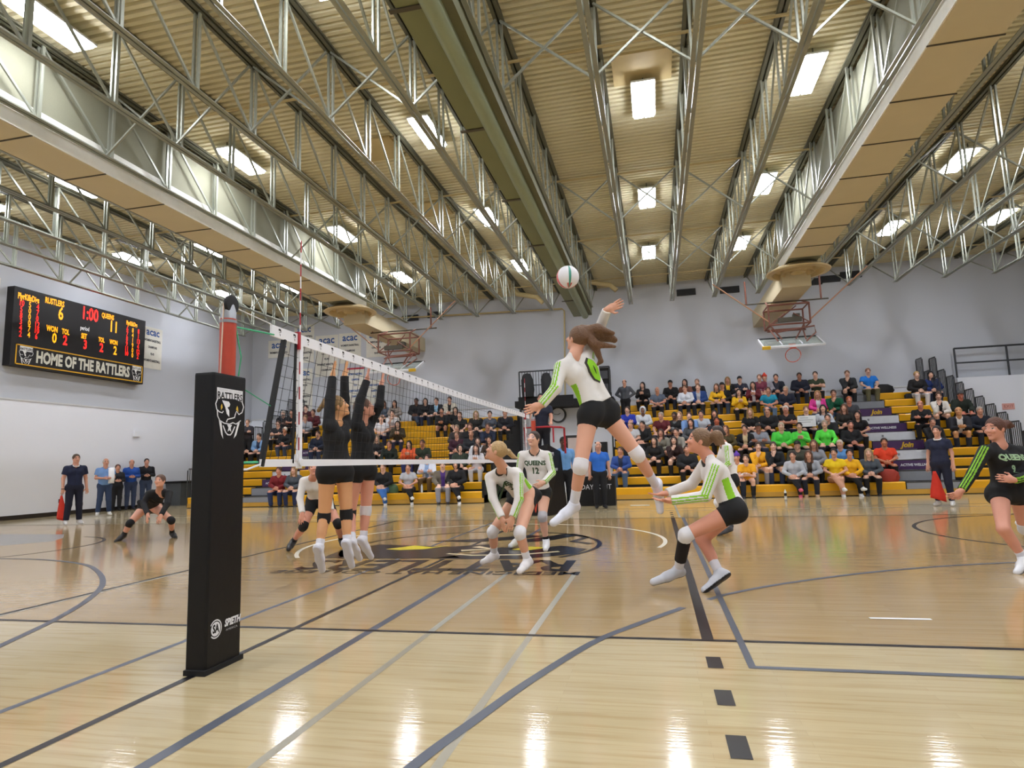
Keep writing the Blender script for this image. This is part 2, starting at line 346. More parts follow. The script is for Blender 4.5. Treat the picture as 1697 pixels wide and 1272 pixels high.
# ------------------------------------------------------------ ducts
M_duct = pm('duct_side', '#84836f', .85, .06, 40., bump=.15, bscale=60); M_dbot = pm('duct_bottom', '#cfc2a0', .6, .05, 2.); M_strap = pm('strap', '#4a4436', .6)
def duct(x0, x1, lit, lab):
    r = empty('air_duct', ((x0+x1)/2, 8, 6.88)); tag(r, lab, 'air duct', 'large ducts between the joists')
    def A(o): return setpar(o, r)
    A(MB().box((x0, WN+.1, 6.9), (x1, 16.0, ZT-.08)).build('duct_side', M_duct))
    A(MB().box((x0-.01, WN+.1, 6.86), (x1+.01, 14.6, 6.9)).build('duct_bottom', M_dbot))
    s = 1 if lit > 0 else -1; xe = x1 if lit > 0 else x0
    A(MB().box((xe-.0*s, WN+.1, 6.87), (xe+.03*s, 16.0, 7.35)).build('lit_skirt', pm('skirt_lit_tone', '#f2f2ea', .5)))  # lower duct side coloured near-white, its lit brightness put into the colour
    for yy in nodes:
        if yy < 15: A(MB().box((x0-.04, yy-.012, 6.845), (x1+.04, yy+.012, 6.86)).build('strap', M_strap))
    xc = (x0+x1)/2
    d = A(MB().lathe((xc, 15.7, 6.7), [(.0, .12), (.12, .04), (.2, .0), (.22, .0), (.24, .1), (.4, .1), (.44, -.02), (.47, -.02), (.5, .12), (.66, .12), (.74, -.02), (.9, .0), (.92, .03), (.6, .2), (.4, .25)], 40).build('round_diffuser', pm('diffuser_cream', '#c9b488', .5), None, True))
    A(MB().box((xc-.42, 16.0, 6.35), (xc+.42, 16.9, 7.0)).box((xc-.42, 16.9, 6.35), (xc+.42, WB-.02, 6.95)).build('duct_stub', M_dbot))
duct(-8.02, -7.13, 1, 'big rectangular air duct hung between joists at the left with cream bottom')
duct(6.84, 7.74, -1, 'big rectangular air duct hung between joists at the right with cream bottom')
# green curtain beam
r = empty('curtain_beam', (0, 8, 6.9)); tag(r, 'olive green boxed divider curtain beam running under the roof above the net', 'beam')
M_grn = pm('beam_olive', '#767a52', .5, .06, 2.); M_grn2 = pm('beam_tube', '#8f9a7c', .45, .08, 2.); M_grn3 = pm('beam_dark', '#5c5c3e', .6)
dz = 5.7; zb = CAM[2]+dz; xa, xb, xc_, xd = [CAM[0]+t*dz for t in (-.5, -.441, -.401, -.374)]
setpar(MB().box((xa, Y0, zb), (xb+.02, WB-2.2, zb+.35)).build('flat_box', M_grn), r)
setpar(MB().tube([((xb+xc_)/2+.0, Y0, zb+.02), ((xb+xc_)/2, WB-2.2, zb+.02)], .135, 16).build('curtain_roll', M_grn2, None, True), r)
setpar(MB().box((xc_, Y0, zb+.02), (xd, WB-2.2, zb+.4)).build('side_box', M_grn3), r)
for i in range(6):
    setpar(MB().box((xa-.1, 2.3+3.0*i, zb-.02), (xb, 2.37+3.0*i, zb+.0)).build('bracket', M_strap), r)
# ------------------------------------------------------------ wall fittings
M_vent = pm('vent_black', '#1b1b1d', .6)
for i, (px, py) in enumerate(((534, 519), (680, 527), (722, 521), (1137, 484), (1209, 480), (1345, 467), (1375, 462), (1410, 455))):
    p = PY(px, py, 22.05)
    n = ['left of the left duct', 'just right of the left duct', 'second right of the left duct', 'between the middle joists', 'left of the right duct', 'behind the right hoop frame', 'right of the right duct', 'farthest right'][i]
    o = MB().box((p[0]-.38, 22.0, p[2]-.13), (p[0]+.38, 22.1, p[2]+.13), M_vent)
    for j in range(5): o.box((p[0]-.36, 21.98, p[2]-.11+j*.05), (p[0]+.36, 22.0, p[2]-.095+j*.05), pm('vent_slat', '#333336'))
    tag(o.build('wall_vent'), 'black louvred vent high on the back wall, %s' % n, 'vent', 'louvres under the roof')
pa = PY(640, 528, 21.95); pb = PY(935, 511, 21.95); pc = PY(937, 690, 21.95)
tag(MB().tube([pa, (pb[0]-.1, 21.95, pb[2]), (pb[0], 21.95, pb[2]-.1), pc], .035, 8).build('wall_conduit', M_tan, None, True), 'thin tan conduit framing the upper back wall and turning down', 'pipe')
for px, py, s in ((870, 490, 0), (990, 470, 1)):
    p = PY(px, py, 20.5)
    tag(MB().tube([p+(-.5, 0, .9), p+(-.5, 0, .35), p+(-.3, 0, .1), p+(.5, 0, -.1), p+(.75, 0, -.35)], .1, 10).build('roof_drain_pipe', M_tan, None, True), 'bent cream drain pipe under the deck, %s of the green beam' % ('right' if s else 'left'), 'pipe')
# left-wall banners and back-wall banners
M_ban = pm('banner_cream', '#dedbd0', .8); M_bt = pm('banner_blue', '#1f4f93', .7); M_bk = pm('banner_text', '#33323a', .7); M_red = pm('banner_red', '#b3253a', .7)
def banner(org, u, wdt, hgt, lab, lines=6, head=True, rep=1, ink=M_bk):
    fr = frame(org, u, (0, 0, 1))
    mb = MB(); n = np.cross(np.array(u, float), (0, 0, 1.))
    A = [fr(-wdt/2, -hgt/2), fr(wdt/2, -hgt/2), fr(wdt/2, hgt/2), fr(-wdt/2, hgt/2)]
    mb.add(A+[p-n*.01 for p in A], [(0, 1, 2, 3), (7, 6, 5, 4), (0, 4, 5, 1), (1, 5, 6, 2), (2, 6, 7, 3), (3, 7, 4, 0)], M_ban)
    hh = hgt/rep
    for k in range(rep):
        top = hgt/2-k*hh
        if head:
            text_mb('acac', wdt*.42, lambda a, b: fr(a, b+top-wdt*.2, .004), M_bt, mb, bold=.01, xs=.95)
        t0 = top-(wdt*.42 if head else .12)
        nl = max(1, int((t0-(top-hh))/.26))
        for j in range(nl):
            z = t0-.12-j*.26
            text_mb(["WOMEN'S BASKETBALL", 'CHAMPIONS', '92-93'][j % 3], .12, lambda a, b: fr(a, b+z, .004), ink, mb, xs=.8*wdt/1.2, bold=.006)
    o = mb.build('championship_banner'); tag(o, lab, 'banner', 'championship banners on the gym walls'); return o
for (x0, y0, x1, y1, lab, rep, head) in (
    (445, 565, 480, 591, 'small cream championship banner alone at the far left of the back wall', 1, True),
    (488, 540, 520, 600, 'cream championship banner, upper of the long pair behind the antenna', 1, True),
    (487, 612, 517, 700, 'cream championship banner, lower of the long pair behind the antenna', 1, True),
    (523, 557, 560, 622, 'cream championship banner right of the antenna, top row', 1, True),
    (562, 553, 598, 600, 'cream championship banner left of the left hoop frame, top row', 1, True),
    (607, 549, 640, 590, 'cream championship banner behind the left hoop frame', 1, True)):
    a = PY(x0, y0, 22.088); b = PY(x1, y1, 22.088)
    banner(((a[0]+b[0])/2, 22.088, (a[2]+b[2])/2), (1, 0, 0), b[0]-a[0], a[2]-b[2], lab, head=head)
for (x0, y0, x1, y1, lab) in ((575, 612, 603, 670, 'white banner with red bar and blue lettering behind the left blocker'), (608, 630, 633, 668, 'white banner with blue lettering right of the red-topped banner')):
    a = PY(x0, y0, 22.088); b = PY(x1, y1, 22.088)
    o = banner(((a[0]+b[0])/2, 22.088, (a[2]+b[2])/2), (1, 0, 0), b[0]-a[0], a[2]-b[2], lab, head=False, ink=M_bt)
    if x0 == 575: MB().box((a[0]-.02, 22.05, a[2]-.02), (b[0]+.02, 22.085, a[2]+.05)).build('banner_rail', M_red, o)
a = PX(238, 540, -15.93); b = PX(268, 610, -15.93)
banner((-15.988, (15.4+16.35)/2, 6.05), (0, 1, 0), .95, 1.6, 'white championship banner on the left wall right of the scoreboard', rep=1)
banner((-15.988, 9.5, 6.4), (0, 1, 0), .95, 1.5, 'white championship banner on the left wall cut off left of the scoreboard')
# wall outlets, exit sign
tag(MB().box((-15.95, 12.25, .4), (-15.93, 12.33, .52), M_vent).build('wall_outlet'), 'small dark power outlet low on the white left wall', 'outlet')
tag(MB().box((-15.95, 15.1, 2.62), (-15.88, 15.35, 2.86), M_white).build('wall_box'), 'small white box on the left wall above the bystanders', 'wall box')
p = PY(1672, 673, 21.55); fr = frame((p[0], 21.57, p[2]), (1, 0, 0), (0, 0, 1))
s_ = MB().box((p[0]-.19, 21.57, p[2]-.11), (p[0]+.19, 21.6, p[2]+.11), pm('sign_pink', '#e9b0a6', .6)); text_mb('EXIT', .15, lambda a, b: fr(a, b, .01), pm('sign_ink', '#b06a60'), s_)
tag(s_.build('exit_sign'), 'faded pink exit sign on the white wall at far right', 'sign')
# ------------------------------------------------------------ scoreboard
r = empty('scoreboard', (-15.8, 12.7, 5.75)); tag(r, 'long black electronic scoreboard with red and yellow digits on the left wall', 'scoreboard')
XS = -15.72; Mb = pm('board_black', '#0e0a0c', .6, .1, 2.)
setpar(MB().box((-15.998, 10.2, 4.55), (XS, 15.2, 6.95)).build('board_case', Mb), r)
RD = em('led_red', '#ff1a10', 2.6); YL = em('led_yellow', '#ffa200', 1.9); WT = pm('board_white', '#f0f0ee', .6)
def sb(px, py): q = PX(px*.16500, 470+py*.16500, XS+.01); return q[1], q[2]
def stext(body, px, py, h, m, xs=.85, bold=.004, nm='board_text'):
    xs *= .72
    y_, z_ = sb(px, py); fr = frame((XS+.008, y_, z_), (0, 1, 0), (0, 0, 1))
    setpar(text_mb(body, h, lambda a, b: fr(a, b), m, xs=xs, bold=bold).build(nm), r)
stext('PlyrKillsDigs', 290, 145, .26, YL, .72, .008); stext('RUSTLERS', 552, 188, .26, YL, .8, .008); stext('6', 612, 305, .58, YL, .9, .012)
stext('1:00', 905, 312, .6, RD, .9, .012); stext('QUEENS', 1085, 330, .24, YL, .78, .008); stext('11', 1143, 438, .56, YL, 1, .012)
stext('PlyrKillsDigs', 1325, 405, .22, YL, .62, .008); stext('period', 853, 450, .2, WT, .9)
stext('WON', 525, 455, .25, YL, .8, .008); stext('TOL', 660, 485, .24, YL, .8, .008); stext('0', 547, 550, .44, YL, 1, .01); stext('2', 655, 572, .44, RD, 1, .01)
stext('SET', 845, 528, .24, YL, .8, .008); stext('3', 857, 615, .42, RD, 1, .01)
stext('TOL', 1020, 565, .22, YL, .8, .008); stext('2', 1020, 645, .42, RD, 1, .01); stext('WON', 1142, 590, .22, YL, .8, .008); stext('2', 1157, 675, .42, YL, 1, .01)
for col, x0, x1, yy0, yy1, vals, m in ((0, 218, 205, 195, 505, ('10', '5', '8', '3', '4', '2'), RD), (1, 303, 290, 215, 515, ('5', '0', '0', '0', '7', '4'), YL), (2, 382, 365, 235, 530, ('4', '7', '0', '12', '10', '6'), RD),
                                      (3, 1280, 1270, 455, 700, ('6', '7', '8', '9', '11', '10'), RD), (4, 1335, 1330, 470, 720, ('8', '4', '1', '9', '0', '0'), YL), (5, 1392, 1383, 482, 735, ('8', '1', '13', '4', '12', '2'), RD)):
    for i, v in enumerate(vals): stext(v, x0+(x1-x0)*i/5, yy0+(yy1-yy0)*i/5, .25 if col < 3 else .24, m, .95, .003)
f_ = MB(); yb0, yb1, zb0, zb1 = 10.35, 15.15, 4.6, 5.22
for a, b, c, d in ((yb0, zb0, yb1, zb0+.035), (yb0, zb1-.035, yb1, zb1), (yb0, zb0, yb0+.035, zb1), (yb1-.035, zb0, yb1, zb1)): f_.box((XS, a, b), (XS+.01, c, d))
setpar(f_.build('sign_border', pm('border_yellow', '#e2ab1e', .5)), r)
fr = frame((XS+.008, 12.78, 4.9), (0, 1, 0), (0, 0, 1)); setpar(text_mb('HOME OF THE RATTLERS', .5, lambda a, b: fr(a, b), pm('sign_letters', '#d9d6c6', .6), xs=.63, bold=.022).build('sign_lettering'), r)
for yy in (10.68, 14.88):
    fr2 = frame((XS+.006, yy, 4.97), (0, 1*.42, 0), (0, 0, .3)); setpar(emblem(lambda a, b, c=0: np.array([XS+.006+c*3, yy+a*.42, 4.93+b*.33]), WT, Mb, None, None, back=False).build('sign_emblem'), r)
# ------------------------------------------------------------ bleachers
M_yel = pm('bench_yellow', '#eeb015', .38, .1, 2., coat=.1); M_top = pm('bench_top', '#8a6510', .5); M_und = pm('under_black', '#100f10', .8)
M_base = pm('base_wood', '#c99a3c', .4, .12, 3.); M_sg = pm('step_grey', '#8d9096', .6); M_sw = pm('step_white', '#dfe1e6', .5); M_sp = pm('step_purple', '#4a2c5c', .5)
M_rail = pm('rail_charcoal', '#34373b', .5); M_gold = pm('step_gold', '#d9b02c', .5); M_tread = pm('step_tread', '#3c3a38', .7)
RUN, H1 = .62, .366
SEC = {0: dict(y=14.9, rise=.28, span=[(-13.4, -11.3), (-10.15, -2.6)], aisle=(-11.3, -10.15)),
       1: dict(y=15.2, rise=.302, span=[(1.36, 9.45), (10.95, 13.0)], aisle=(9.45, 10.95))}
def seat(s, i): return SEC[s]['y']+RUN*(i-1), H1+SEC[s]['rise']*(i-1)
for s in (0, 1):
    S = SEC[s]; x0, x1 = S['span'][0][0], S['span'][-1][1]
    r = empty('bleacher', ((x0+x1)/2, S['y'], 0))
    tag(r, 'yellow bench bleacher full of spectators, %s section against the back wall' % ('left' if s == 0 else 'right'), 'bleacher', 'telescopic bleachers')
    setpar(MB().box((x0, S['y']-.005, .02), (x1, S['y']+.03, .155)).build('base_board', M_base), r)
    setpar(MB().box((x0, S['y']+.06, 0), (x1, WB-.15, H1-.13)).build('understructure', M_und), r)
    for i in range(1, 12):
        y, z = seat(s, i)
        for a, b in S['span']:
            mb = MB(); n = max(1, round((b-a)/2.4)); L = (b-a)/n
            for k in range(n):
                u0, u1 = a+k*L+.006, a+(k+1)*L-.006
                mb.add([(u0, y+.02, z-.235), (u1, y+.02, z-.235), (u1, y, z-.03), (u0, y, z-.03), (u0, y+.02, z-.0), (u1, y+.02, z-.0), (u1, y+.26, z-.0), (u0, y+.26, z-.0), (u0, y+.26, z-.05), (u1, y+.26, z-.05)],
                       [(0, 1, 2, 3), (3, 2, 5, 4), (4, 5, 6, 7), (7, 6, 9, 8)], M_yel)
                mb.add([(u0, y+.02, z-.235), (u0, y, z-.03), (u0, y+.02, z), (u0, y+.26, z), (u0, y+.26, z-.05)], [(0, 1, 2, 3, 4)], M_yel)
                mb.add([(u1, y+.02, z-.235), (u1, y, z-.03), (u1, y+.02, z), (u1, y+.26, z), (u1, y+.26, z-.05)], [(4, 3, 2, 1, 0)], M_yel)
            setpar(mb.build('bench_row'), r)
            if i > 1: setpar(MB().box((a, y+.03, z-.9), (b, y+.05, z-.23)).box((a, y-RUN+.27, z-.45), (b, y+.05, z-.40)).build('footboard', M_und), r)
        a, b = S['aisle']; st = MB()
        if s: m = [None, M_sg, M_sg, M_sp, M_sw, M_sp, M_sw, M_sp, M_sw, M_sp, M_sg, M_sg][i]
        else: m = [None, M_sg, M_sg, M_sp, M_sw, M_sp, M_sg, M_sp, M_sg, M_sp, M_sg, M_sg][i]
        zz = z-.02; rise = S['rise']
        st.box((a+.02, y+.0, max(0.16, zz-rise+.02)), (b-.02, y+.03, zz-.02), m); st.box((a+.02, y, zz-.02), (b-.02, y+RUN, zz), M_tread)
        if m is M_sp:
            fr = frame(((a+b)/2, y-.002, zz-rise/2), (1, 0, 0), (0, 0, 1))
            if i in (5, 9): text_mb('Join', .22, lambda u, v: fr(u+.25, v, .004), M_gold, st, bold=.01, shear=.3); 
            else: text_mb('ACTIVE WELLNESS', .1, lambda u, v: fr(u, v, .004), M_sw, st, bold=.004)
        elif m is M_sw: st.box((a+.5, y-.004, zz-.17), (a+.56, y, zz-.1), M_sg)
        setpar(st.build('aisle_step'), r)
    xe = x1 if s else x0
    for i in range(1, 12):                       # barred rail panels climbing the outer end
        y, z = seat(s, i); mb = MB(); t = z+(1.0 if i < 11 else 1.25)
        for X in ((xe,) if i < 9 else (xe, xe-(.45 if s else -.45))):
            mb.tube([(X, y, z-.3), (X, y, t-.06), (X, y+.06, t), (X, y+RUN-.08, t), (X, y+RUN-.03, t-.06), (X, y+RUN-.03, z-.3)], .02, 6, M_rail)
            for k in range(1, 6): mb.box((X-.01, y+k*RUN/6-.01, z-.2), (X+.01, y+k*RUN/6+.01, t), M_rail)
        setpar(mb.build('side_rail'), r)
    xi = S['span'][0][0] if s else S['span'][-1][1]
    mb = MB()
    for i in range(1, 12): y, z = seat(s, i); mb.box((xi-.06, y, 0), (xi+.0, y+RUN, z+(.3 if s == 0 else -.2)), M_und)
    setpar(mb.build('end_panel'), r)
# black equipment along the foot of the rows
# ------------------------------------------------------------ alcove between the bleachers
tag(MB().box((-2.5, 20.7, 0), (1.3, 20.85, 3.55), M_white).build('wall_alcove'), kind='structure')
tag(MB().box((-.75, 20.66, 0), (.3, 20.7, 2.25), pm('door_frame', '#2a2826')).box((-.66, 20.64, .02), (.21, 20.67, 2.15), pm('door_pinkish', '#e9d6cf', .6)).build('door_1'), 'open doorway under the platform', kind='structure')  # plain pale pinkish panel inside the dark door frame
r = empty('camera_platform', (-.6, 20, 3.5)); tag(r, 'black scaffold platform with railing above the alcove between the bleachers', 'platform')
A = lambda o: setpar(o, r)
A(MB().box((-2.5, 19.4, 3.35), (1.3, 20.9, 3.6)).build('deck', M_und)); A(MB().box((-2.35, 19.38, 3.32), (-.2, 19.42, 3.75)).box((.2, 19.38, 3.32), (1.25, 19.42, 3.75)).build('skirt', M_und))
mb = MB()
for x in (-2.3, 1.2): mb.tube([(x, 19.45, 0), (x, 19.45, 4.75)], .03, 8)
mb.tube([(-2.3, 19.45, 4.75), (1.2, 19.45, 4.75)], .03, 8); mb.tube([(-2.3, 19.45, 4.2), (-1, 19.45, 4.2)], .02, 8)
for k in range(14): mb.box((-2.2+k*.11, 19.44, 3.6), (-2.18+k*.11, 19.46, 4.75))
A(mb.build('railing', M_rail))
r = empty('equipment_rack', (.8, 19.7, 3.6)); tag(r, 'tall black audio rack standing on the platform behind the attacker', 'equipment rack')
setpar(MB().box((.45, 19.5, 3.6), (1.2, 20.1, 4.72)).build('rack_case', M_und), r); setpar(MB().box((.52, 19.47, 4.3), (1.13, 19.5, 4.6)).box((.52, 19.47, 3.75), (1.13, 19.5, 4.1)).build('rack_panel', pm('rack_grey', '#3b3d42', .4)), r)
c = PY(925, 687, 20.6); r = empty('wall_clock', tuple(c)); tag(r, 'round white wall clock with grey rim in the alcove', 'clock')
setpar(MB().lathe(c, [(0, .0), (.0, -.03), (.27, -.03), (.27, .04)], 32, 'y').build('clock_face', M_white), r)
setpar(MB().lathe(c, [(.26, -.04), (.31, -.05), (.33, .04)], 32, 'y').build('clock_rim', M_rail), r)
setpar(MB().bar(c+(0, -.04, 0), c+(.1, -.04, .06), .02).bar(c+(0, -.04, 0), c+(-.16, -.04, .03), .015).build('clock_hands', M_und), r)
r = empty('scorer_table', (1.1, 12.95, 0)); tag(r, 'black skirted table with white lettering behind the attacker', 'table')
setpar(MB().box((.62, 12.8, 0), (1.62, 13.3, .78)).build('table_skirt', M_und), r)
fr = frame((1.12, 12.79, .5), (1, 0, 0), (0, 0, 1)); setpar(text_mb('DAYLIGHT', .19, lambda a, b: fr(a, b, .004), M_sw, xs=.9).build('table_lettering'), r)
for x, z, l in ((1.05, 1.35, 'black folding music stand at the end of the right bleacher'),):
    r = empty('equipment_stand', (x+.15, 14.4, 0)); tag(r, 'black equipment case on a stand beside the right bleacher', 'equipment stand')
    setpar(MB().tube([(x+.0, 14.3, 0), (x+.15, 14.4, 1.2)], .02).tube([(x+.35, 14.3, 0), (x+.15, 14.4, 1.2)], .02).build('stand_legs', M_und), r)
    setpar(MB().box((x-.05, 14.3, .95), (x+.3, 14.6, 1.75)).build('case', M_und), r)
# mezzanine guard rail
r = empty('guard_rail', (16, 21.9, 3.83)); tag(r, 'black pipe guard rail on top of the white mezzanine wall at right', 'railing')
mb = MB(); 
for x in (13.8, 15.5, 17.3): mb.tube([(x-.0, 21.8, 3.8), (x, 21.8, 4.95)], .035, 8)
mb.tube([(13.8, 21.8, 4.95), (WR-.1, 21.8, 4.95)], .035, 8); mb.tube([(13.8, 21.8, 4.4), (WR-.1, 21.8, 4.4)], .03, 8)
setpar(mb.build('rails', M_rail), r)
# ------------------------------------------------------------ ceiling-hung hoops, folded up
M_rust = pm('frame_rust', '#7c4b3c', .6, .1, 4.); M_glass = bpy.data.materials.new('board_glass'); M_glass.use_nodes = True
b_ = M_glass.node_tree.nodes['Principled BSDF']; b_.inputs['Base Color'].default_value = (.75, .85, .82, 1); b_.inputs['Roughness'].default_value = .08; b_.inputs['Transmission Weight'].default_value = .75; b_.inputs['IOR'].default_value = 1.1
nz = M_glass.node_tree.nodes.new('ShaderNodeTexNoise'); nz.inputs['Scale'].default_value = 1.5; M_glass.node_tree.links.new(nz.outputs['Fac'], b_.inputs['Coat Weight'])
M_rim = pm('rim_orange', '#e2512a', .4)
def hoop(xc, yc, lab, side):
    r = empty('basketball_hoop', (xc, yc, 4.8)); tag(r, lab, 'basketball hoop', 'folded ceiling-hung basketball hoops')
    A = lambda o: setpar(o, r)
    yb, zb_ = yc, 4.62; yt, zt_ = yc+.92, 5.05           # board lies nearly flat, face down towards the court
    d = np.array([0, yt-yb, zt_-zb_]); L = np.linalg.norm(d); v = d/L; n = np.cross((1, 0, 0), v)
    fr = lambda a, b, c=0: np.array([xc, yb, zb_])+np.array([1., 0, 0])*a+v*b+n*c
    B = lambda a0, a1, b0, b1, c0, c1, m, mb: mb.add([fr(a, b, c) for c in (c0, c1) for a, b in ((a0, b0), (a1, b0), (a1, b1), (a0, b1))], [(0, 3, 2, 1), (4, 5, 6, 7), (0, 1, 5, 4), (1, 2, 6, 5), (2, 3, 7, 6), (3, 0, 4, 7)], m)
    A(B(-.9, .9, .02, L, -.01, .01, M_glass, MB()).build('backboard_glass'))
    f_ = MB(); B(-.93, .93, -.03, .03, -.03, .03, M_sw, f_); B(-.93, .93, L-.03, L+.03, -.03, .03, M_und, f_); B(-.93, -.88, 0, L, -.03, .03, M_sw, f_); B(.88, .93, 0, L, -.03, .03, M_sw, f_)
    B(-.32, -.28, .2, .65, -.02, .015, M_sw, f_); B(.28, .32, .2, .65, -.02, .015, M_sw, f_)
    A(f_.build('backboard_frame')); p_ = MB(); B(-.95, -.7, -.07, .0, -.05, .05, M_gold, p_) if side < 0 else B(.7, .95, -.07, .0, -.05, .05, M_gold, p_)
    A(p_.build('corner_pad'))
    A(B(-.1, .1, .12, .3, -.1, -.01, M_rim, MB()).build('rim_mount'))
    c = fr(0, .1, -.33); A(MB().tube([c+np.array([math.cos(a)*.23, 0, 0])+(-n)*(math.sin(a)*.23) for a in np.linspace(0, 2*math.pi, 25)], .012, 6).build('rim', M_rim, None, True))
    nt_ = MB()
    for k in range(12):
        a = 2*math.pi*k/12; p0 = c+np.array([math.cos(a)*.22, 0, 0])-n*math.sin(a)*.22; p1 = c+v*(-.0)+np.array([math.cos(a+.4)*.16, -.25, -.12])-n*math.sin(a+.4)*.12
        nt_.tube([p0, p1], .003, 4)
    A(nt_.build('hoop_net', pm('net_white', '#d8cfcf', .8)))
    m = MB(); top = 7.1
    P = lambda x, y, z: (xc+x, yc+y, z)
    for x in (-.42, .42):
        m.tube([P(x, .2, 4.85), P(x*1.2, .9, 5.35)], .025, 6); m.tube([P(x*.5, .6, 4.95), P(x*1.3, .7, 5.5)], .025, 6)
    z0, z1, z2 = 5.4, 6.05, 6.3
    for x in (-.62, .62):
        for y in (.3, 1.2): m.tube([P(x, y, z0), P(x, y, z1)], .03, 6)
        m.tube([P(x, .3, z0), P(x, 1.2, z0)], .025, 6); m.tube([P(x, .3, z1), P(x, 1.2, z1)], .025, 6); m.tube([P(x, .3, z1), P(x*.9, 1.0, z2)], .03, 6)
        m.tube([P(x, .3, z0), P(x*.2, .3, z0+.35)], .02, 6); m.tube([P(x*1.9, 1.0, z2), P(x*1.9, 1.0, 7.1)], .03, 6)
    for y in (.3, 1.2):
        for z in (z0, z1): m.tube([P(-.62, y, z), P(.62, y, z)], .03, 6)
    m.tube([P(-.62, 1.2, z0), P(.3, .6, z1)], .02, 6); m.tube([P(-.6, .9, 5.3), P(.6, .9, 5.3)], .03, 6)
    m.tube([P(-.4, .3, 5.15), P(.75, .4, 5.3), P(.8, .5, 5.1), P(.45, .3, 4.8)], .025, 6)
    A(m.build('hanger_frame', M_rust))
    m = MB(); m.tube([P(.62, .3, 5.5), P(2.4, .2, 7.05)], .022, 6); m.tube([P(-.62, .3, 5.5), P(-2.3, .2, 6.9)], .022, 6); A(m.build('stay_rod', pm('rod_copper', '#b98a6a', .4)))
    m = MB(); m.tube([P(-1.25, 1.0, z2), P(1.4, 1.0, z2)], .025, 6); m.box(P(-.35, .2, 5.45), P(.35, .3, 5.6)); m.box(P(.15, .4, 5.55), P(.35, .6, 5.75)); A(m.build('winch_bar', M_strap))
hoop(7.2, 16.7, 'folded-up basketball hoop with glass backboard hanging over the right bleacher', -1)
hoop(-6.35, 16.4, 'folded-up basketball hoop partly hidden by the net at left', 1)
# ------------------------------------------------------------ net, posts, pads, antennas
r = empty('volleyball_net', (0, 4.5, 2.24)); tag(r, 'black volleyball net with white printed top tape running down the court', 'net')
A = lambda o: setpar(o, r)
M_nt = pm('net_tape', '#ececf0', .7, .03, 3.); M_cord = pm('net_cord', '#141416', .8); M_nb = pm('net_band', '#0f0f11', .7)
def zt(y): return 2.24+.025*abs(y-4.5)/4.5
def zl(y): return 1.24
ya, yb = -.2, 9.35
mb = MB(); ys = np.linspace(-.37, 9.45, 30)
for i in range(len(ys)-1):
    a, b = ys[i], ys[i+1]; vs = []
    for x in (-.008, .008):
        vs += [(x, a, zt(a)-.085), (x, b, zt(b)-.085), (x, b, zt(b)), (x, a, zt(a))]
    mb.add(vs, [(0, 3, 2, 1), (4, 5, 6, 7), (3, 7, 6, 2), (0, 1, 5, 4)]+([(0, 4, 7, 3)] if i == 0 else [])+([(1, 2, 6, 5)] if i == len(ys)-2 else []), M_nt)
A(mb.build('top_tape'))
A(MB().box((-.006, -.47, 1.215), (.006, 9.4, 1.27)).build('bottom_tape', M_nt))
mb = MB(); n = 96
for i in range(n+1):
    t = i/n; a = ya+(yb-ya)*t; b = -.46+(9.38+.46)*t
    mb.bar((0, a, zt(a)-.08), (0, b, 1.26), .0028)
for j in range(1, 10):
    z0 = 1.26+(2.17-1.26)*j/10; pts = [(0, -.46+.26*j/10, z0)]+[(.0, y, z0-.012*math.sin(math.pi*((y*1.3) % 1))*0-.01) for y in np.linspace(.2, 9.2, 19)]+[(0, 9.37, z0)]
    for p, q in zip(pts[:-1], pts[1:]): mb.bar(p, q, .0028)
A(mb.build('net_mesh', M_cord))
A(MB().bar((0, -.2, 2.18), (0, -.46, 1.22), .04, .02, mat=M_nb).bar((0, -.035, 2.18), (0, -.06, 1.24), .012, .022, mat=M_nb).build('edge_band'))
mb = MB(); e_ = lambda y, s, c: (lambda a, b, k=0: (.0095+k, y+a*s, c+b*s))
for i in range(46):
    y = -.27+i*.2
    if y > 9.3 or abs(y) < .06: continue
    F2 = e_(y, .036, zt(y)-.04)
    mb.poly([(-.5, .6), (-.1, .75), (.45, .65), (.5, .1), (.2, -.15), (.25, .3), (-.1, .25), (-.15, .45), (-.35, .2)], F2, M_nb); mb.poly([(-.1, -.3), (.3, -.45), (.15, -.9), (.05, -.6)], F2, M_nb); mb.poly([(-.3, .0), (.1, .0), (.05, -.2), (-.1, -.12)], F2, M_nb)
A(mb.build('tape_print'))
M_ar = pm('antenna_red', '#a81f2c', .5)
for y, l in ((0.0, 'red and white striped antenna at the near side of the net'), (9.0, 'red and white striped antenna at the far side of the net')):
    r2 = empty('antenna', (0, y, 1.24)); tag(r2, l, 'antenna', 'antennas on the net')
    rd, wh = MB(), MB()
    for k in range(18):
        (rd if k % 2 else wh).tube([(.016, y-.0, 1.24+k*.1), (.016, y, 1.34+k*.1)], .005, 6)
    setpar(rd.build('red_band', M_ar), r2); setpar(wh.build('white_band', M_nt), r2)
    setpar(MB().box((-.02, y-.022, 2.14), (.024, y+.0, 2.28)).build('clamp', M_ar), r2)
    setpar(MB().box((-.012, y+.004, 1.2), (.012, y+.055, 2.2)).lathe((.0, y+.03, 1.245), [(0, .03), (.03, .028), (.03, -.02)], 16, 'x').box((-.015, y-.03, 1.26), (.015, y-.005, 1.31)).build('side_band', M_nt), r2)
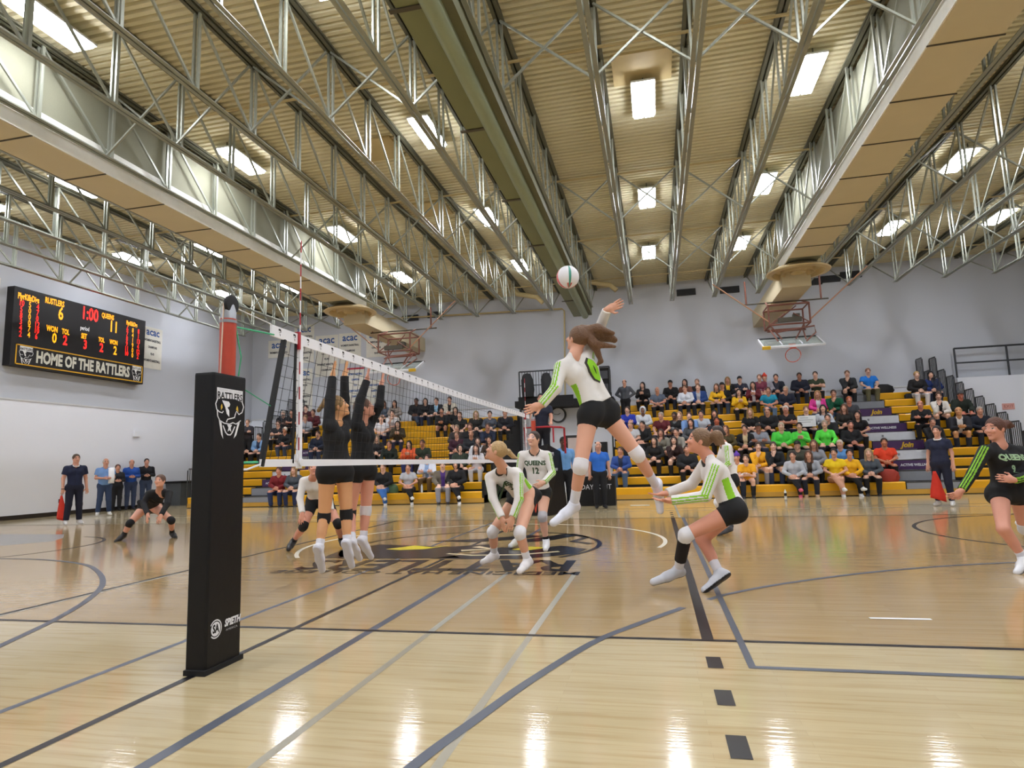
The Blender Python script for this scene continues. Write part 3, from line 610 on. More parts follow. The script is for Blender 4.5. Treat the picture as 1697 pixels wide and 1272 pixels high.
def post(y, s, lab, pad):
    r = empty('net_post', (0, y, 0)); tag(r, lab, 'post', 'posts of the volleyball net')
    A = lambda o: setpar(o, r)
    A(MB().tube([(0, y, 0), (0, y, 2.2)], .052, 20).build('pole', pm('pole_red', '#b8442e', .35), None, True))
    A(MB().lathe((0, y, 0), [(0.0, 2.32), (.03, 2.32), (.048, 2.25), (.052, 2.19), (.056, 2.19), (.056, 2.17)], 20).build('pole_cap', pm('cap_grey', '#9b9ea3', .3, metal=.6), None, True))
    A(MB().lathe((0.02, y, 2.3), [(0, -.015), (.05, -.015), (.062, -.012), (.062, .012), (.05, .015), (0, .015)], 24, 'x').build('pulley', M_nb, None, True))
    A(MB().tube([(0, y-.05*s, 2.3), (-.02, y-.06*s, 1.2)], .005).build('cable', pm('cable_white', '#d8c3b0', .6)))
    return r
post(-.85, 1, 'near red net post with a pulley on top rising out of the black pad', 1)
post(9.95, -1, 'far red net post in front of the referee stand', 1)
# cords
M_green = pm('cord_green', '#3fae7d', .6)
vn = bpy.data.objects['volleyball_net']
def cord(pts, rr, m): setpar(MB().tube(pts, rr, 6).build('tie_cord', m), vn)
cord([(0, -.85, 2.3), (0, -.37, 2.27)], .004, M_nt); cord([(0.0, -.82, 2.16), (.02, -.36, 2.19)], .006, M_green); cord([(.02, -.8, 2.16), (.06, -.79, 1.95), (.05, -.8, 1.82)], .005, M_green)
cord([(0.0, -.78, 1.78), (.0, -.36, 1.66)], .004, M_green); cord([(.02, -.78, 1.2), (.0, -.62, 1.2), (.0, -.44, 1.24)], .007, M_nt); cord([(.02, -.78, 1.245), (.0, -.5, 1.25)], .008, M_green)
# near post pad
r = empty('post_pad', (0, -.92, 0)); tag(r, 'tall black padded post cover with snake head emblem at left foreground', 'post pad')
A = lambda o: setpar(o, r)
M_pad = pm('pad_vinyl', '#08070a', .45, .1, 5., spec=.35, bump=.08, bscale=9)
PXx0, PXx1, PY0, PY1, PH = -.072, .074, -1.07, -.745, 1.81
bm_ = MB(); c_ = .012
ring = [(PXx0+c_, PY0), (PXx1-c_, PY0), (PXx1, PY0+c_), (PXx1, PY1-c_), (PXx1-c_, PY1), (PXx0+c_, PY1), (PXx0, PY1-c_), (PXx0, PY0+c_)]
zs = [0.02, .03]+[.1+.34*k for k in range(5)]+[PH-.012, PH]
vs = []
for j, z in enumerate(zs):
    k = .985 if j in (0, len(zs)-1) else 1
    vs += [((x-.003)*k+.003, (y+.9225)*k-.9225, z) for x, y in ring]
bm_.add(vs, [(j*8+i, j*8+(i+1) % 8, (j+1)*8+(i+1) % 8, (j+1)*8+i) for j in range(len(zs)-1) for i in range(8)]+[tuple(range(8))[::-1], tuple((len(zs)-1)*8+i for i in range(8))])
A(bm_.build('cover', M_pad))
A(MB().box((PXx0+.01, PY0-.02, 0), (PXx1+.012, PY1+.012, .03)).build('foot_flap', M_und))
M_pw = pm('print_white', '#e9e9ec', .5); M_pg = pm('print_grey', '#b9b9be', .5); M_py = pm('print_yellow', '#d7b23a', .5)
cy_, cz_ = -.912, 1.575
A(emblem(lambda a, b, c=0: np.array([PXx1+.0012+c, cy_+a*.265, cz_+b*.19]), M_pw, M_pad, M_py, M_pg, lift=.0008).build('pad_emblem'))
f2 = lambda a, b, c=0: np.array([PXx1+.0012+c, -.99+a, .245+b])
mb = MB(); mb.ribbon([(.052*math.cos(t), .052*math.sin(t)) for t in np.linspace(-2.4, 2.6, 26)], .007, f2, M_pw)
mb.poly([(.042*math.cos(t), .042*math.sin(t)) for t in np.linspace(0, 6.283, 24)[:-1]], f2, M_pw)
text_mb('SA', .066, lambda a, b: f2(a, b, .0008), M_pad, mb, xs=.75, bold=.003)
text_mb('SPIETH', .058, lambda a, b: f2(a+.155, b+.012, 0), M_pw, mb, xs=.85, bold=.003, shear=.25)
text_mb('AMERICA', .018, lambda a, b: f2(a+.15, b-.03, 0), M_pg, mb, xs=1.5)
A(mb.build('pad_lettering'))
# referee stand
r = empty('referee_stand', (.1, 10.4, 0)); tag(r, 'black padded referee stand with red rail at the far end of the net', 'referee stand')
A = lambda o: setpar(o, r)
mb = MB(); mb.add([(-.42, 9.95, 0), (.3, 9.85, 0), (.62, 10.7, 0), (-.3, 10.9, 0), (-.22, 10.05, 1.5), (.3, 10.0, 1.62), (.5, 10.7, 1.45), (-.2, 10.9, 1.45)], [(0, 3, 2, 1), (4, 5, 6, 7), (0, 1, 5, 4), (1, 2, 6, 5), (2, 3, 7, 6), (3, 0, 4, 7)], M_pad)
A(mb.build('padding')); A(MB().box((-.25, 10.1, 1.0), (.45, 10.9, 1.06)).build('platform', M_sg))
A(MB().tube([(-.25, 10.3, 1.45), (-.25, 10.1, 2.02), (.3, 10.02, 2.02), (.62, 10.1, 2.0), (.64, 10.5, 2.0), (.64, 10.55, 1.4)], .024, 8, M_ar).tube([(.45, 10.02, 2.0), (.45, 10.02, 1.65)], .02, 8, M_ar).build('red_rail', None, None, True))
A(emblem(lambda a, b, c=0: np.array([.36+a*.12+b*.01, 9.985+a*.3, 1.35+b*.1-c]), M_sw, M_pad, back=False).build('stand_emblem'))
# bin
r = empty('waste_bin', (-15.5, 17.0, 0)); tag(r, 'grey plastic bin with black lid against the left wall behind the crouching defender', 'bin')
A = lambda o: setpar(o, r)
mb = MB().add([(-15.75, 16.7, 0), (-15.2, 16.7, 0), (-15.2, 17.3, 0), (-15.75, 17.3, 0), (-15.8, 16.6, .85), (-15.1, 16.6, .85), (-15.1, 17.4, .85), (-15.8, 17.4, .85)], [(0, 3, 2, 1), (4, 5, 6, 7), (0, 1, 5, 4), (1, 2, 6, 5), (2, 3, 7, 6), (3, 0, 4, 7)])
A(mb.build('bin_body', pm('bin_grey', '#565b60', .6))); A(MB().box((-15.84, 16.56, .85), (-15.06, 17.44, .93)).build('bin_lid', M_und))
# small things on the bleachers and floor
def bag(p, s, hx, lab, nm='bag', cat='bag'):
    mb = MB(); x, y, z = p; w_, d_, h_ = s
    prof = [(0, 0), (.9, .02), (1, .3), (.95, .7), (.6, .95), (0, 1)]
    vs = []; n = 14
    for rr, hh in prof:
        for k in range(n):
            a = 2*math.pi*k/n; e = 1+.08*math.sin(3*a+hh*5)
            vs.append((x+w_/2*rr*e*math.cos(a), y+d_/2*rr*e*math.sin(a), z+h_*hh))
    mb.add(vs, [(i*n+k, i*n+(k+1) % n, (i+1)*n+(k+1) % n, (i+1)*n+k) for i in range(len(prof)-1) for k in range(n)])
    return tag(mb.build(nm, pm(nm+hx, hx, .7, .12, 8.), None, True), lab, cat)
bag((-1.95, 19.28, 3.72), (.5, .3, .95), '#131315', 'dark coat draped over the left end of the platform railing', 'draped_coat', 'coat')
bag((-1.2, 19.28, 3.75), (.45, .28, .9), '#17171b', 'dark bag hanging on the platform railing nearer its middle')
def onseat(px, py, s, i, dy=.15): 
    y, z = seat(s, i); p = PY(px, py, y+dy); return (p[0], y+dy, z)
def onfoot(px, s, i, dy=.0):
    y, z = seat(s, i); p = PY(px, 760, y-.2+dy); return (p[0], y-.2+dy, z-.40)
bag(onseat(1472, 785, 1, 1, .2), (.55, .3, .36), '#9c3324', 'rust red cloth bag at the feet of the man in the red shirt')
p = onseat(650, 805, 0, 1, .2); bag(p, (.42, .3, .3), '#4f6b4a', 'dull green bag on the front bench left of the woman in the grey tee')
p = onseat(1462, 650, 1, 11); bag(p, (.8, .3, .35), '#141416', 'black bag on the top bench right of the man in the bright blue polo')
p = onseat(1508, 665, 1, 10); bag(p, (.35, .25, .2), '#17171a', 'small black bag on the bench beside the woman in white trousers')
p = PY(1302, 823, 14.95); tag(MB().lathe((p[0], 14.95, 0), [(0, 0), (.035, 0), (.035, .17), (.015, .2), (.015, .23), (0, .23)], 12, mat=pm('bottle_white', '#e3e3e0')).lathe((p[0], 14.95, 0), [(.0365, .05), (.0365, .13)], 12, mat=M_und).build('water_bottle', None, None, True), 'small white bottle with dark label on the floor before the front row', 'bottle')
p = onseat(699, 808, 0, 1, .06); tag(MB().lathe(p, [(0, 0), (.035, 0), (.035, .2), (.015, .24), (.015, .26), (0, .26)], 12).build('water_bottle', pm('bottle_clear', '#cfd3d6', .2), None, True), 'clear bottle on the front bench before the man in khaki trousers', 'bottle')
p = PY(1543, 783, 15.6); tag(MB().box((p[0]-.8, 15.6, .97), (p[0]-.45, 15.8, .985)).build('paper_sheet', M_sw), 'loose white paper on the grey aisle step', 'paper')
# ball
bc = PY(941, 459, 1.35)
mb = MB(); n, m_ = 28, 16; R_ = .108
Mw, Mr_, Mg_ = pm('ball_white', '#efeef2', .4), pm('ball_red', '#d05a5e', .4), pm('ball_green', '#3d8f7d', .4)
vs = [bc+R_*np.array([math.sin(math.pi*i/m_)*math.cos(2*math.pi*k/n), math.sin(math.pi*i/m_)*math.sin(2*math.pi*k/n), math.cos(math.pi*i/m_)]) for i in range(m_+1) for k in range(n)]
for i in range(m_):
    for k in range(n):
        mb.mi(Mw); mm = Mr_ if (k % 14) in (1, 2) else Mg_ if (k % 14) in (8,) else Mr_ if i > 11 and (k % 7 < 3) else Mw
        o = len(mb.v); mb.f.append([i*n+k, (i+1)*n+k, (i+1)*n+(k+1) % n, i*n+(k+1) % n]); mb.m.append(mb.mi(mm))
mb.v = [tuple(v) for v in vs]
tag(mb.build('volleyball', None, None, True), 'white, red and green volleyball in the air above the attacker', 'ball')
import bmesh
# ------------------------------------------------------------ people: one implicit surface per body
V = lambda *a: np.array(a, float)
def nrm(v): v = np.array(v, float); return v/(np.linalg.norm(v)+1e-9)
class Sdf:
    def __init__(s): s.p = []; s.neg = []; s.cuts = []; s.bb = []
    def cap(s, a, b, ra, rb=None, k=.02, clip=None):
        s.p.append(('c', np.array(a, float), np.array(b, float), ra, ra if rb is None else rb, k, clip)); return s
    def ell(s, c, r, ax=None, k=.02, clip=None):
        s.p.append(('e', np.array(c, float), np.array(r, float), np.eye(3) if ax is None else np.array(ax), None, k, clip)); return s
    @staticmethod
    def d(q, P):
        if q[0] == 'c':
            _, a, b, ra, rb, k, clip = q; ab = b-a; t = np.clip(((P-a)@ab)/(ab@ab+1e-12), 0, 1)
            r = np.linalg.norm(P-(a+t[:, None]*ab), axis=1)-(ra+(rb-ra)*t)
        else:
            _, c, R, ax, _, k, clip = q; L = (P-c)@ax.T; k0 = np.linalg.norm(L/R, axis=1); k1 = np.linalg.norm(L/(R*R), axis=1)+1e-9
            r = k0*(k0-1)/k1
        if clip:
            for pt, n in clip: r = np.maximum(r, (P-pt)@n)
        return r
    def ev(s, P):
        D = None
        for q in s.p:
            e = s.d(q, P); k = q[5]
            if D is None: D = e
            else:
                h = np.clip(.5+.5*(e-D)/k, 0, 1); D = e+(D-e)*h-k*h*(1-h)
        for q in s.neg: D = np.maximum(D, -s.d(q, P))
        for pt, n in s.cuts: D = np.maximum(D, (P-pt)@n)
        return D
    def mesh(s, h):
        lo = np.full(3, 1e9); hi = -lo
        for q in s.p:
            if q[0] == 'c': m = max(q[3], q[4]); a = np.minimum(q[1], q[2])-m; b = np.maximum(q[1], q[2])+m
            else: m = max(q[2]); a = q[1]-m; b = q[1]+m
            lo = np.minimum(lo, a); hi = np.maximum(hi, b)
        lo -= 3*h+.01; B = 8; nb = np.ceil((hi-lo+3*h)/(B*h)).astype(int); n = nb*B+1
        D = np.ones(n, np.float32)
        bi = np.stack(np.meshgrid(*[np.arange(x) for x in nb], indexing='ij'), -1).reshape(-1, 3)
        cen = lo+(bi*B+B/2)*h; dc = s.ev(cen); act = bi[np.abs(dc) < B*h*.87*1.35+.02]
        for b_, d_ in zip(bi, dc):
            if d_ < -(B*h*.87*1.35+.02): D[b_[0]*B:b_[0]*B+B+1, b_[1]*B:b_[1]*B+B+1, b_[2]*B:b_[2]*B+B+1] = -1
        o = np.stack(np.meshgrid(*[np.arange(B+1)]*3, indexing='ij'), -1).reshape(-1, 3)
        for i in range(0, len(act), 400):
            A_ = act[i:i+400]; g = (A_[:, None, :]*B+o[None]).reshape(-1, 3); v = s.ev(lo+g*h)
            D[g[:, 0], g[:, 1], g[:, 2]] = v
        S = D < 0
        c = [S[i:n[0]-1+i, j:n[1]-1+j, k:n[2]-1+k] for i in (0, 1) for j in (0, 1) for k in (0, 1)]
        cnt = sum(x.astype(np.int8) for x in c); cell = (cnt > 0) & (cnt < 8)
        I = np.argwhere(cell); idx = -np.ones(cell.shape, np.int32); idx[tuple(I.T)] = np.arange(len(I))
        cr = [(i, j, k) for i in (0, 1) for j in (0, 1) for k in (0, 1)]
        acc = np.zeros((len(I), 3)); w_ = np.zeros(len(I))
        vals = {c_: D[I[:, 0]+c_[0], I[:, 1]+c_[1], I[:, 2]+c_[2]] for c_ in cr}
        for a in cr:
            for ax in range(3):
                if a[ax] == 0:
                    b = list(a); b[ax] = 1; b = tuple(b); da, db = vals[a], vals[b]; m = (da < 0) != (db < 0)
                    t = np.where(m, da/(da-db+1e-12), 0); p = np.repeat(np.array([a], float), len(I), 0); p[:, ax] += t
                    acc[m] += p[m]; w_[m] += 1
        Vv = lo+(I+acc/w_[:, None])*h
        F_ = []
        for ax in range(3):
            u, v = [(1, 2), (2, 0), (0, 1)][ax]; sl0 = [slice(None)]*3; sl1 = [slice(None)]*3
            sl0[ax] = slice(0, -1); sl1[ax] = slice(1, None); s0 = S[tuple(sl0)]; s1 = S[tuple(sl1)]
            for sgn in (0, 1):
                m = (s0 & ~s1) if sgn == 0 else (~s0 & s1); E = np.argwhere(m)
                E = E[(E[:, u] > 0) & (E[:, v] > 0) & (E[:, u] < cell.shape[u]) & (E[:, v] < cell.shape[v])]
                def g(du, dv): q = E.copy(); q[:, u] -= du; q[:, v] -= dv; return idx[tuple(q.T)]
                Q = np.stack([g(1, 1), g(0, 1), g(0, 0), g(1, 0)], 1)
                F_.append(Q if sgn == 0 else Q[:, ::-1])
        F_ = np.concatenate(F_); F_ = F_[(F_ >= 0).all(1)]
        return Vv, F_
def sobj(sdf, h, name, mats, parent=None, paint=None):
    v, f = sdf.mesh(h); me = bpy.data.meshes.new(name)
    me.vertices.add(len(v)); me.vertices.foreach_set('co', v.ravel())
    me.loops.add(f.size); me.loops.foreach_set('vertex_index', f.ravel())
    me.polygons.add(len(f)); me.polygons.foreach_set('loop_start', np.arange(0, f.size, 4)); me.polygons.foreach_set('loop_total', np.full(len(f), 4))
    me.polygons.foreach_set('use_smooth', np.ones(len(f), bool))
    for m in (mats if isinstance(mats, (list, tuple)) else [mats]): me.materials.append(m)
    if paint is not None: me.polygons.foreach_set('material_index', paint(v[f].mean(1)).astype(np.int32))
    me.update(calc_edges=True); me.validate(); o = bpy.data.objects.new(name, me); COL.objects.link(o)
    if parent: o.parent = parent
    return o
def lerp(a, b, t): return a+(b-a)*t
def head_axes(fwd, up):
    f = nrm(fwd); r = nrm(np.cross(f, up)); u = np.cross(r, f); return np.array([r, f, u])   # rows: right, forward, up
def add_head(S, hc, fwd, up, neck, s=1., male=False):
    ax = head_axes(fwd, up); r, f, u = ax
    S.ell(hc+u*.022*s-f*.008*s, V(.077, .096, .096)*s, ax, .02); S.ell(hc-u*.045*s+f*.022*s, V(.056 if not male else .062, .066, .068)*s, ax, .03)
    S.cap(hc+f*.082*s+u*.012*s, hc+f*.097*s-u*.022*s, .009*s, .014*s, .014)
    for k in (-1, 1):
        S.ell(hc+r*k*.077*s-f*.006*s-u*.004*s, V(.009, .018, .03)*s, ax, .008)
        S.ell(hc+f*.082*s+r*k*.034*s-u*.022*s, V(.022, .014, .018)*s, ax, .02)
    S.ell(hc+f*.084*s-u*.056*s, V(.024, .012, .010)*s, ax, .008); S.ell(hc+f*.072*s-u*.094*s, V(.022, .02, .018)*s, ax, .02)
    S.cap(hc-u*.05*s-f*.02*s, neck, .053*s if not male else .06*s, .058*s if not male else .068*s, .03)
    return ax
def head_paint(C, hc, ax, s=1., fine=.0):
    L = (C-hc)@ax.T/s; x, y, z = np.abs(L[:, 0]), L[:, 1], L[:, 2]; m = np.zeros(len(C), int); fr_ = y > .055
    if fine < .0025: m[fr_ & (((x-.033)/(.0145+fine))**2+((z-.010)/(.0052+fine))**2 < 1)] = 1
    m[fr_ & (((x-.033)/(.0062+fine*.7))**2+((z-.010)/(.0068+fine*.7))**2 < 1)] = 2
    m[fr_ & (x < .022) & (np.abs(z+.057) < .0055+fine*.6)] = 3
    m[fr_ & (x > .014) & (x < .05) & (np.abs(z-.034+.25*(x-.03)**1) < .003+fine*.6)] = 4
    return m
def add_hand(S, wr, dr, pn, curl=.5, s=1., fr=.0085, side=1):
    dr = nrm(dr); pn = nrm(pn-dr*(pn@dr)); sd = np.cross(dr, pn)
    S.ell(wr+dr*.048*s, V(.04, .05, .016)*s, np.array([sd, dr, pn]), .012)
    S.cap(wr-dr*.02*s, wr+dr*.03*s, .024*s, .026*s, .015)
    for i, (o, L) in enumerate(((-.031, .068), (-.0105, .08), (.0105, .075), (.031, .06))):
        b = wr+dr*(.088-.006*(i == 3))*s+sd*o*s; d1 = nrm(dr+pn*curl*.55+sd*o*3); m = b+d1*L*.5*s; d2 = nrm(dr+pn*curl*1.6+sd*o*2); e = m+d2*L*.5*s
        S.cap(b, m, fr, fr*.95, .006); S.cap(m, e, fr*.95, fr*.8, .004)
    b = wr+dr*.025*s-sd*.028*s*side; m = b+nrm(dr*.7-sd*side*.8+pn*.3)*.04*s; S.cap(b, m, fr*1.25, fr*1.1, .01); S.cap(m, m+nrm(dr-sd*side*.25+pn*curl*.5)*.03*s, fr*1.1, fr*.85, .004)
def body_sdf(J, male=False, s=1., fat=1., hand=None, fr=.0085, feet=True, only=None, infl=0., sleeve=None, long=True):
    """J: joints P pelvis, N neck base, H head centre, sL sR eL eR wL wR hL hR kL kR aL aR tL tR, face, up"""
    S = Sdf(); g = infl
    lat = nrm(J['sR']-J['sL']); P, N = J['P'], J['N']; sp = nrm(N-P); fw = nrm(np.cross(sp, lat))*(1)
    if fw@J['bf'] < 0: fw = -fw
    lp = nrm(J['hR']-J['hL'])
    if only in (None, 'top'):
        ww = (.088 if male else .078)*fat*s+g; cw = (.102 if male else .088)*s*(1+(fat-1)*.6)+g
        mid = lerp(P, N, .38)-fw*.0; ch = lerp(P, N, .70)+fw*.005; wo = .052 if male else .045; co = .082 if male else .066
        for k in (-1, 1):
            S.cap(P+lp*k*.055*s+sp*.02, mid+lat*k*wo*s, (.1 if not male else .095)*s*fat**.5+g, ww, .03)
            S.cap(mid+lat*k*wo*s, ch+lat*k*co*s, ww, cw, .03)
            S.cap(ch+lat*k*co*s, lerp(N, J['sL'] if k < 0 else J['sR'], .62)-sp*.045*s, cw, .068*s+g, .03)
            if not male: S.ell(lerp(P, N, .66)+lat*k*.062*s+fw*.062*s, V(.05, .05, .052)*s+g, np.array([lat, fw, sp]), .03)
            S.cap(N+sp*.012, (J['sL'] if k < 0 else J['sR'])-sp*.02, .042*s+g*.6, .043*s+g*.8, .03)
        if fat > 1.15: S.ell(lerp(P, N, .28)+fw*.07*s, V(.13, .1, .15)*s*fat*.9+g, np.array([lat, fw, sp]), .05)
    if only in (None, 'top', 'arms'):
        am = 1.12 if male else 1.
        for c in 'LR':
            sh, el, wr = J['s'+c], J['e'+c], J['w'+c]
            if only == 'top' and not long:
                m = lerp(sh, el, .62); S.cap(sh, lerp(sh, el, .9), (.052*am)*s+g, (.045*am)*s+g+.008, .03, [(m, nrm(el-sh))])
            else:
                cl = [(wr-nrm(wr-el)*.005, nrm(wr-el))] if only else None
                S.cap(sh, el, .05*am*s+g, .037*am*s+g, .03); S.cap(el, wr, .037*am*s+g, (.026 if not only else .03)*am*s+g, .02, cl)
    if only is None:
        for c in 'LR':
            if hand is None or hand.get(c) is not False:
                hd = (hand or {}).get(c, {}); wr, el = J['w'+c], J['e'+c]; dr = hd.get('d', wr-el)
                add_hand(S, wr, np.array(dr, float), np.array(hd.get('p', fw*-1.), float), hd.get('c', .6), s, fr, 1 if c == 'L' else -1)
        S.cap(J['hL'], J['hR'], .1*s, .1*s, .04)
        for c in 'LR':
            h, k, a, t = J['h'+c], J['k'+c], J['a'+c], J['t'+c]; bk = nrm(lerp(h, a, .5)-k+1e-4*fw)
            S.cap(h, k, (.09 if not male else .086)*s*fat**.3, .056*s, .04); S.cap(k, a, .052*s, .036*s, .03)
            S.cap(lerp(k, a, .12)+bk*.012, lerp(k, a, .5)+bk*.014, .048*s, .042*s, .03)
            if not male or True: S.ell(h-fw*.045*s, V(.09, .075, .1)*s, np.array([lp, fw, sp]), .04)
            if feet: S.cap(a, lerp(a, t, .9), .03*s, .024*s, .02)
        J['_ax'] = add_head(S, J['H'], J['face'], J['up'], N, s, male)
    return S, fw, sp, lat
def legs_sdf(J, frac, s=1., infl=.012, male=False, fat=1., waist=.1, loose=0., shorts=False):
    S = Sdf(); P, N = J['P'], J['N']; sp = nrm(N-P); lat = nrm(J['sR']-J['sL']); fw = nrm(np.cross(sp, lat)); lp = nrm(J['hR']-J['hL'])
    if fw@J['bf'] < 0: fw = -fw
    S.cap(J['hL'], J['hR'], .1*s+infl, .1*s+infl, .04); wp = P+sp*waist*s
    for k in (-1, 1): S.cap(P+lp*k*.055*s, P+lp*k*.05*s+sp*(waist+.03)*s, (.1 if not male else .095)*s*fat**.5+infl, (.092*fat)*s+infl, .03)
    for c in 'LR':
        h, k, a = J['h'+c], J['k'+c], J['a'+c]; S.ell(h-fw*.045*s, V(.09, .075, .1)*s+infl, np.array([lp, fw, sp]), .04)
        if frac <= 1:
            e = lerp(h, k, frac); S.cap(h, lerp(h, k, min(1, frac+.25)), .09*s*fat**.3+infl, lerp(.09, .056, min(1, frac+.25))*s+infl+loose, .012, [(e, nrm(k-h))])
        else:
            S.cap(h, k, .09*s*fat**.3+infl, .058*s+infl+loose*.5, .04); e = lerp(k, a, frac-1); S.cap(k, a, .056*s+infl+loose*.5, .04*s+infl+loose, .03, [(e, nrm(a-k))])
            bk = nrm(lerp(h, a, .5)-k+1e-4*fw); S.cap(lerp(k, a, .12)+bk*.012, lerp(k, a, .5)+bk*.014, .048*s+infl, .042*s+infl, .03)
    S.cuts.append((wp, sp)); return S
def shoe(J, c, s, h, mats, parent, high=.0, sole=.35, name='shoe'):
    a, t = J['a'+c], J['t'+c]; k = J['k'+c]; d = nrm(t-a); dn = nrm((a-k)-d*((a-k)@d)); side = np.cross(d, dn)
    heel = J.get('q'+c, a-d*.035+dn*.045); toe = t; ax = np.array([side, nrm(toe-heel), np.cross(side, nrm(toe-heel))]); fd = nrm(toe-heel)
    S = Sdf(); S.cap(heel, lerp(heel, toe, .55), .038*s, .042*s, .03); S.cap(lerp(heel, toe, .5), toe, .044*s, .034*s, .02); S.cap(a-fd*.005, lerp(heel, toe, .55)+nrm(k-a)*.012, .042*s, .036*s, .03); S.cap(heel+fd*.02, a+nrm(k-a)*(.02+high), .04*s, .043*s, .03, [(a+nrm(k-a)*(.03+high), nrm(k-a))])
    up = nrm(np.cross(fd, side)); up = up if up@(a-heel) > 0 else -up
    lowp = heel-up*.028*s; S.cuts.append((lowp, -up))
    return sobj(S, h, name, mats, parent, lambda C: ((C-lowp)@up < .018*s).astype(int))
def seg(J, a, b, t0, t1, r0, r1, h, name, mat, parent):
    A, B = J[a], J[b]; d = nrm(B-A); L = np.linalg.norm(B-A); S = Sdf()
    S.cap(A, B, r0, r1, .01, [(lerp(A, B, t1), d), (lerp(A, B, t0), -d)]); return sobj(S, h, name, mat, parent)
def kneepad(J, c, r, h, mat, parent, ln=.06, name='knee_pad'):
    hp, k, a = J['h'+c], J['k'+c], J['a'+c]; u1, u2 = nrm(hp-k), nrm(a-k); S = Sdf()
    S.cap(k, k+u1*ln*1.4, r, r*1.06, .02, [(k+u1*ln, u1)]); S.cap(k, k+u2*ln*1.4, r, r*.93, .02, [(k+u2*ln, u2)]); return sobj(S, h, name, mat, parent)
def hair_sdf(ax, hc, kind, s=1.):
    r, f, u = ax; S = Sdf(); S.ell(hc+u*.03*s-f*.016*s, V(.086, .101, .1)*s, ax, .02)
    cutface = ('e', hc+f*.085*s-u*.035*s, V(.07, .075, .095)*s, ax, None, .01, None)
    low = {'short': -.035, 'cap': .0, 'bald': .0}.get(kind, -.06)
    if kind in ('short', 'bun', 'tail'): S.cuts.append((hc+u*low*s-f*.02, nrm(-u-f*.35)))
    if kind == 'bald': S.cuts += [(hc+u*.06*s, nrm(u)), (hc+u*-.03*s, -u)]
    if kind == 'cap':
        S = Sdf(); S.ell(hc+u*.038*s-f*.01*s, V(.087, .102, .092)*s, ax, .01); S.cuts.append((hc+u*.03*s, -u)); S.ell(hc+f*.13*s+u*.04*s, V(.068, .07, .012)*s, ax, .01)
        return S
    if kind == 'toque':
        S = Sdf(); S.ell(hc+u*.045*s-f*.01*s, V(.09, .104, .105)*s, ax, .01); S.cuts.append((hc+u*.035*s, -u)); S.ell(hc+u*.16*s-f*.01*s, V(.03, .03, .03)*s, ax, .01); return S
    if kind == 'hood':
        S = Sdf(); S.ell(hc+u*.01*s-f*.03*s, V(.115, .125, .14)*s, ax, .02); S.neg.append(('e', hc+f*.09*s-u*.015*s, V(.066, .1, .1)*s, ax, None, .01, None)); return S
    if kind == 'bun': S.ell(hc-f*.11*s+u*.08*s, V(.035, .035, .035)*s, ax, .015)
    if kind == 'long':
        for k in (-1, 1): S.cap(hc+r*k*.068*s-f*.015*s+u*.02*s, hc+r*k*.082*s-u*.19*s+f*.015*s, .034*s, .028*s, .02)
        S.cap(hc-f*.06*s, hc-f*.07*s-u*.2*s, .06*s, .05*s, .03)
    S.neg.append(cutface); return S
def skin(hx): return [pm('skin_'+hx, hx, .5, .04, 9., coat=.0), pm('eye_white', '#c4b8ae', .4), pm('eye_dark', '#1c1512', .3), pm('lip_'+hx, '#b97468', .6), pm('brow', '#5a4030', .8)]
def fabric(name, hx, var=.07): return pm(name, hx, .85, var, 14., bump=.25, bscale=9.)
def decal(o, fr, mb_fn, off=.004, name='print', parent=None, mat=None):
    """projects flat artwork (in frame fr) onto the surface of o"""
    mb = MB(); mb_fn(mb, fr); me = o.data; bm = bmesh.new(); vv = [bm.verts.new(v) for v in mb.v]; bm.faces.ensure_lookup_table()
    for f, mi in zip(mb.f, mb.m):
        try: q = bm.faces.new([vv[i] for i in f]); q.material_index = mi
        except ValueError: pass
    bmesh.ops.triangulate(bm, faces=bm.faces[:])
    for _ in range(4):
        ed = [e for e in bm.edges if e.calc_length() > .014]
        if not ed: break
        bmesh.ops.subdivide_edges(bm, edges=ed, cuts=1); bmesh.ops.triangulate(bm, faces=bm.faces[:])
    bm.verts.index_update(); mb.v = [tuple(v.co) for v in bm.verts]; mb.f = [[v.index for v in f.verts] for f in bm.faces]; mb.m = [f.material_index for f in bm.faces]; bm.free()
    n = len(me.vertices); co = np.empty(n*3); me.vertices.foreach_get('co', co); co = co.reshape(-1, 3)
    bv = BVHTree.FromPolygons([tuple(c) for c in co], [tuple(p.vertices) for p in me.polygons]); z = nrm(np.array(fr(0, 0, 1))-np.array(fr(0, 0, 0))); o0 = np.array(fr(0, 0, 0))
    out = []
    for v in mb.v:
        v = np.array(v); st = v+z*.25; loc, nn, ii, dd = bv.ray_cast(Vector(st), Vector(-z), .6)
        lift = (v-o0)@z; out.append(tuple(np.array(loc)+z*(off+lift)) if loc is not None else tuple(v))
    mb.v = out; return mb.build(name, None, parent or o)
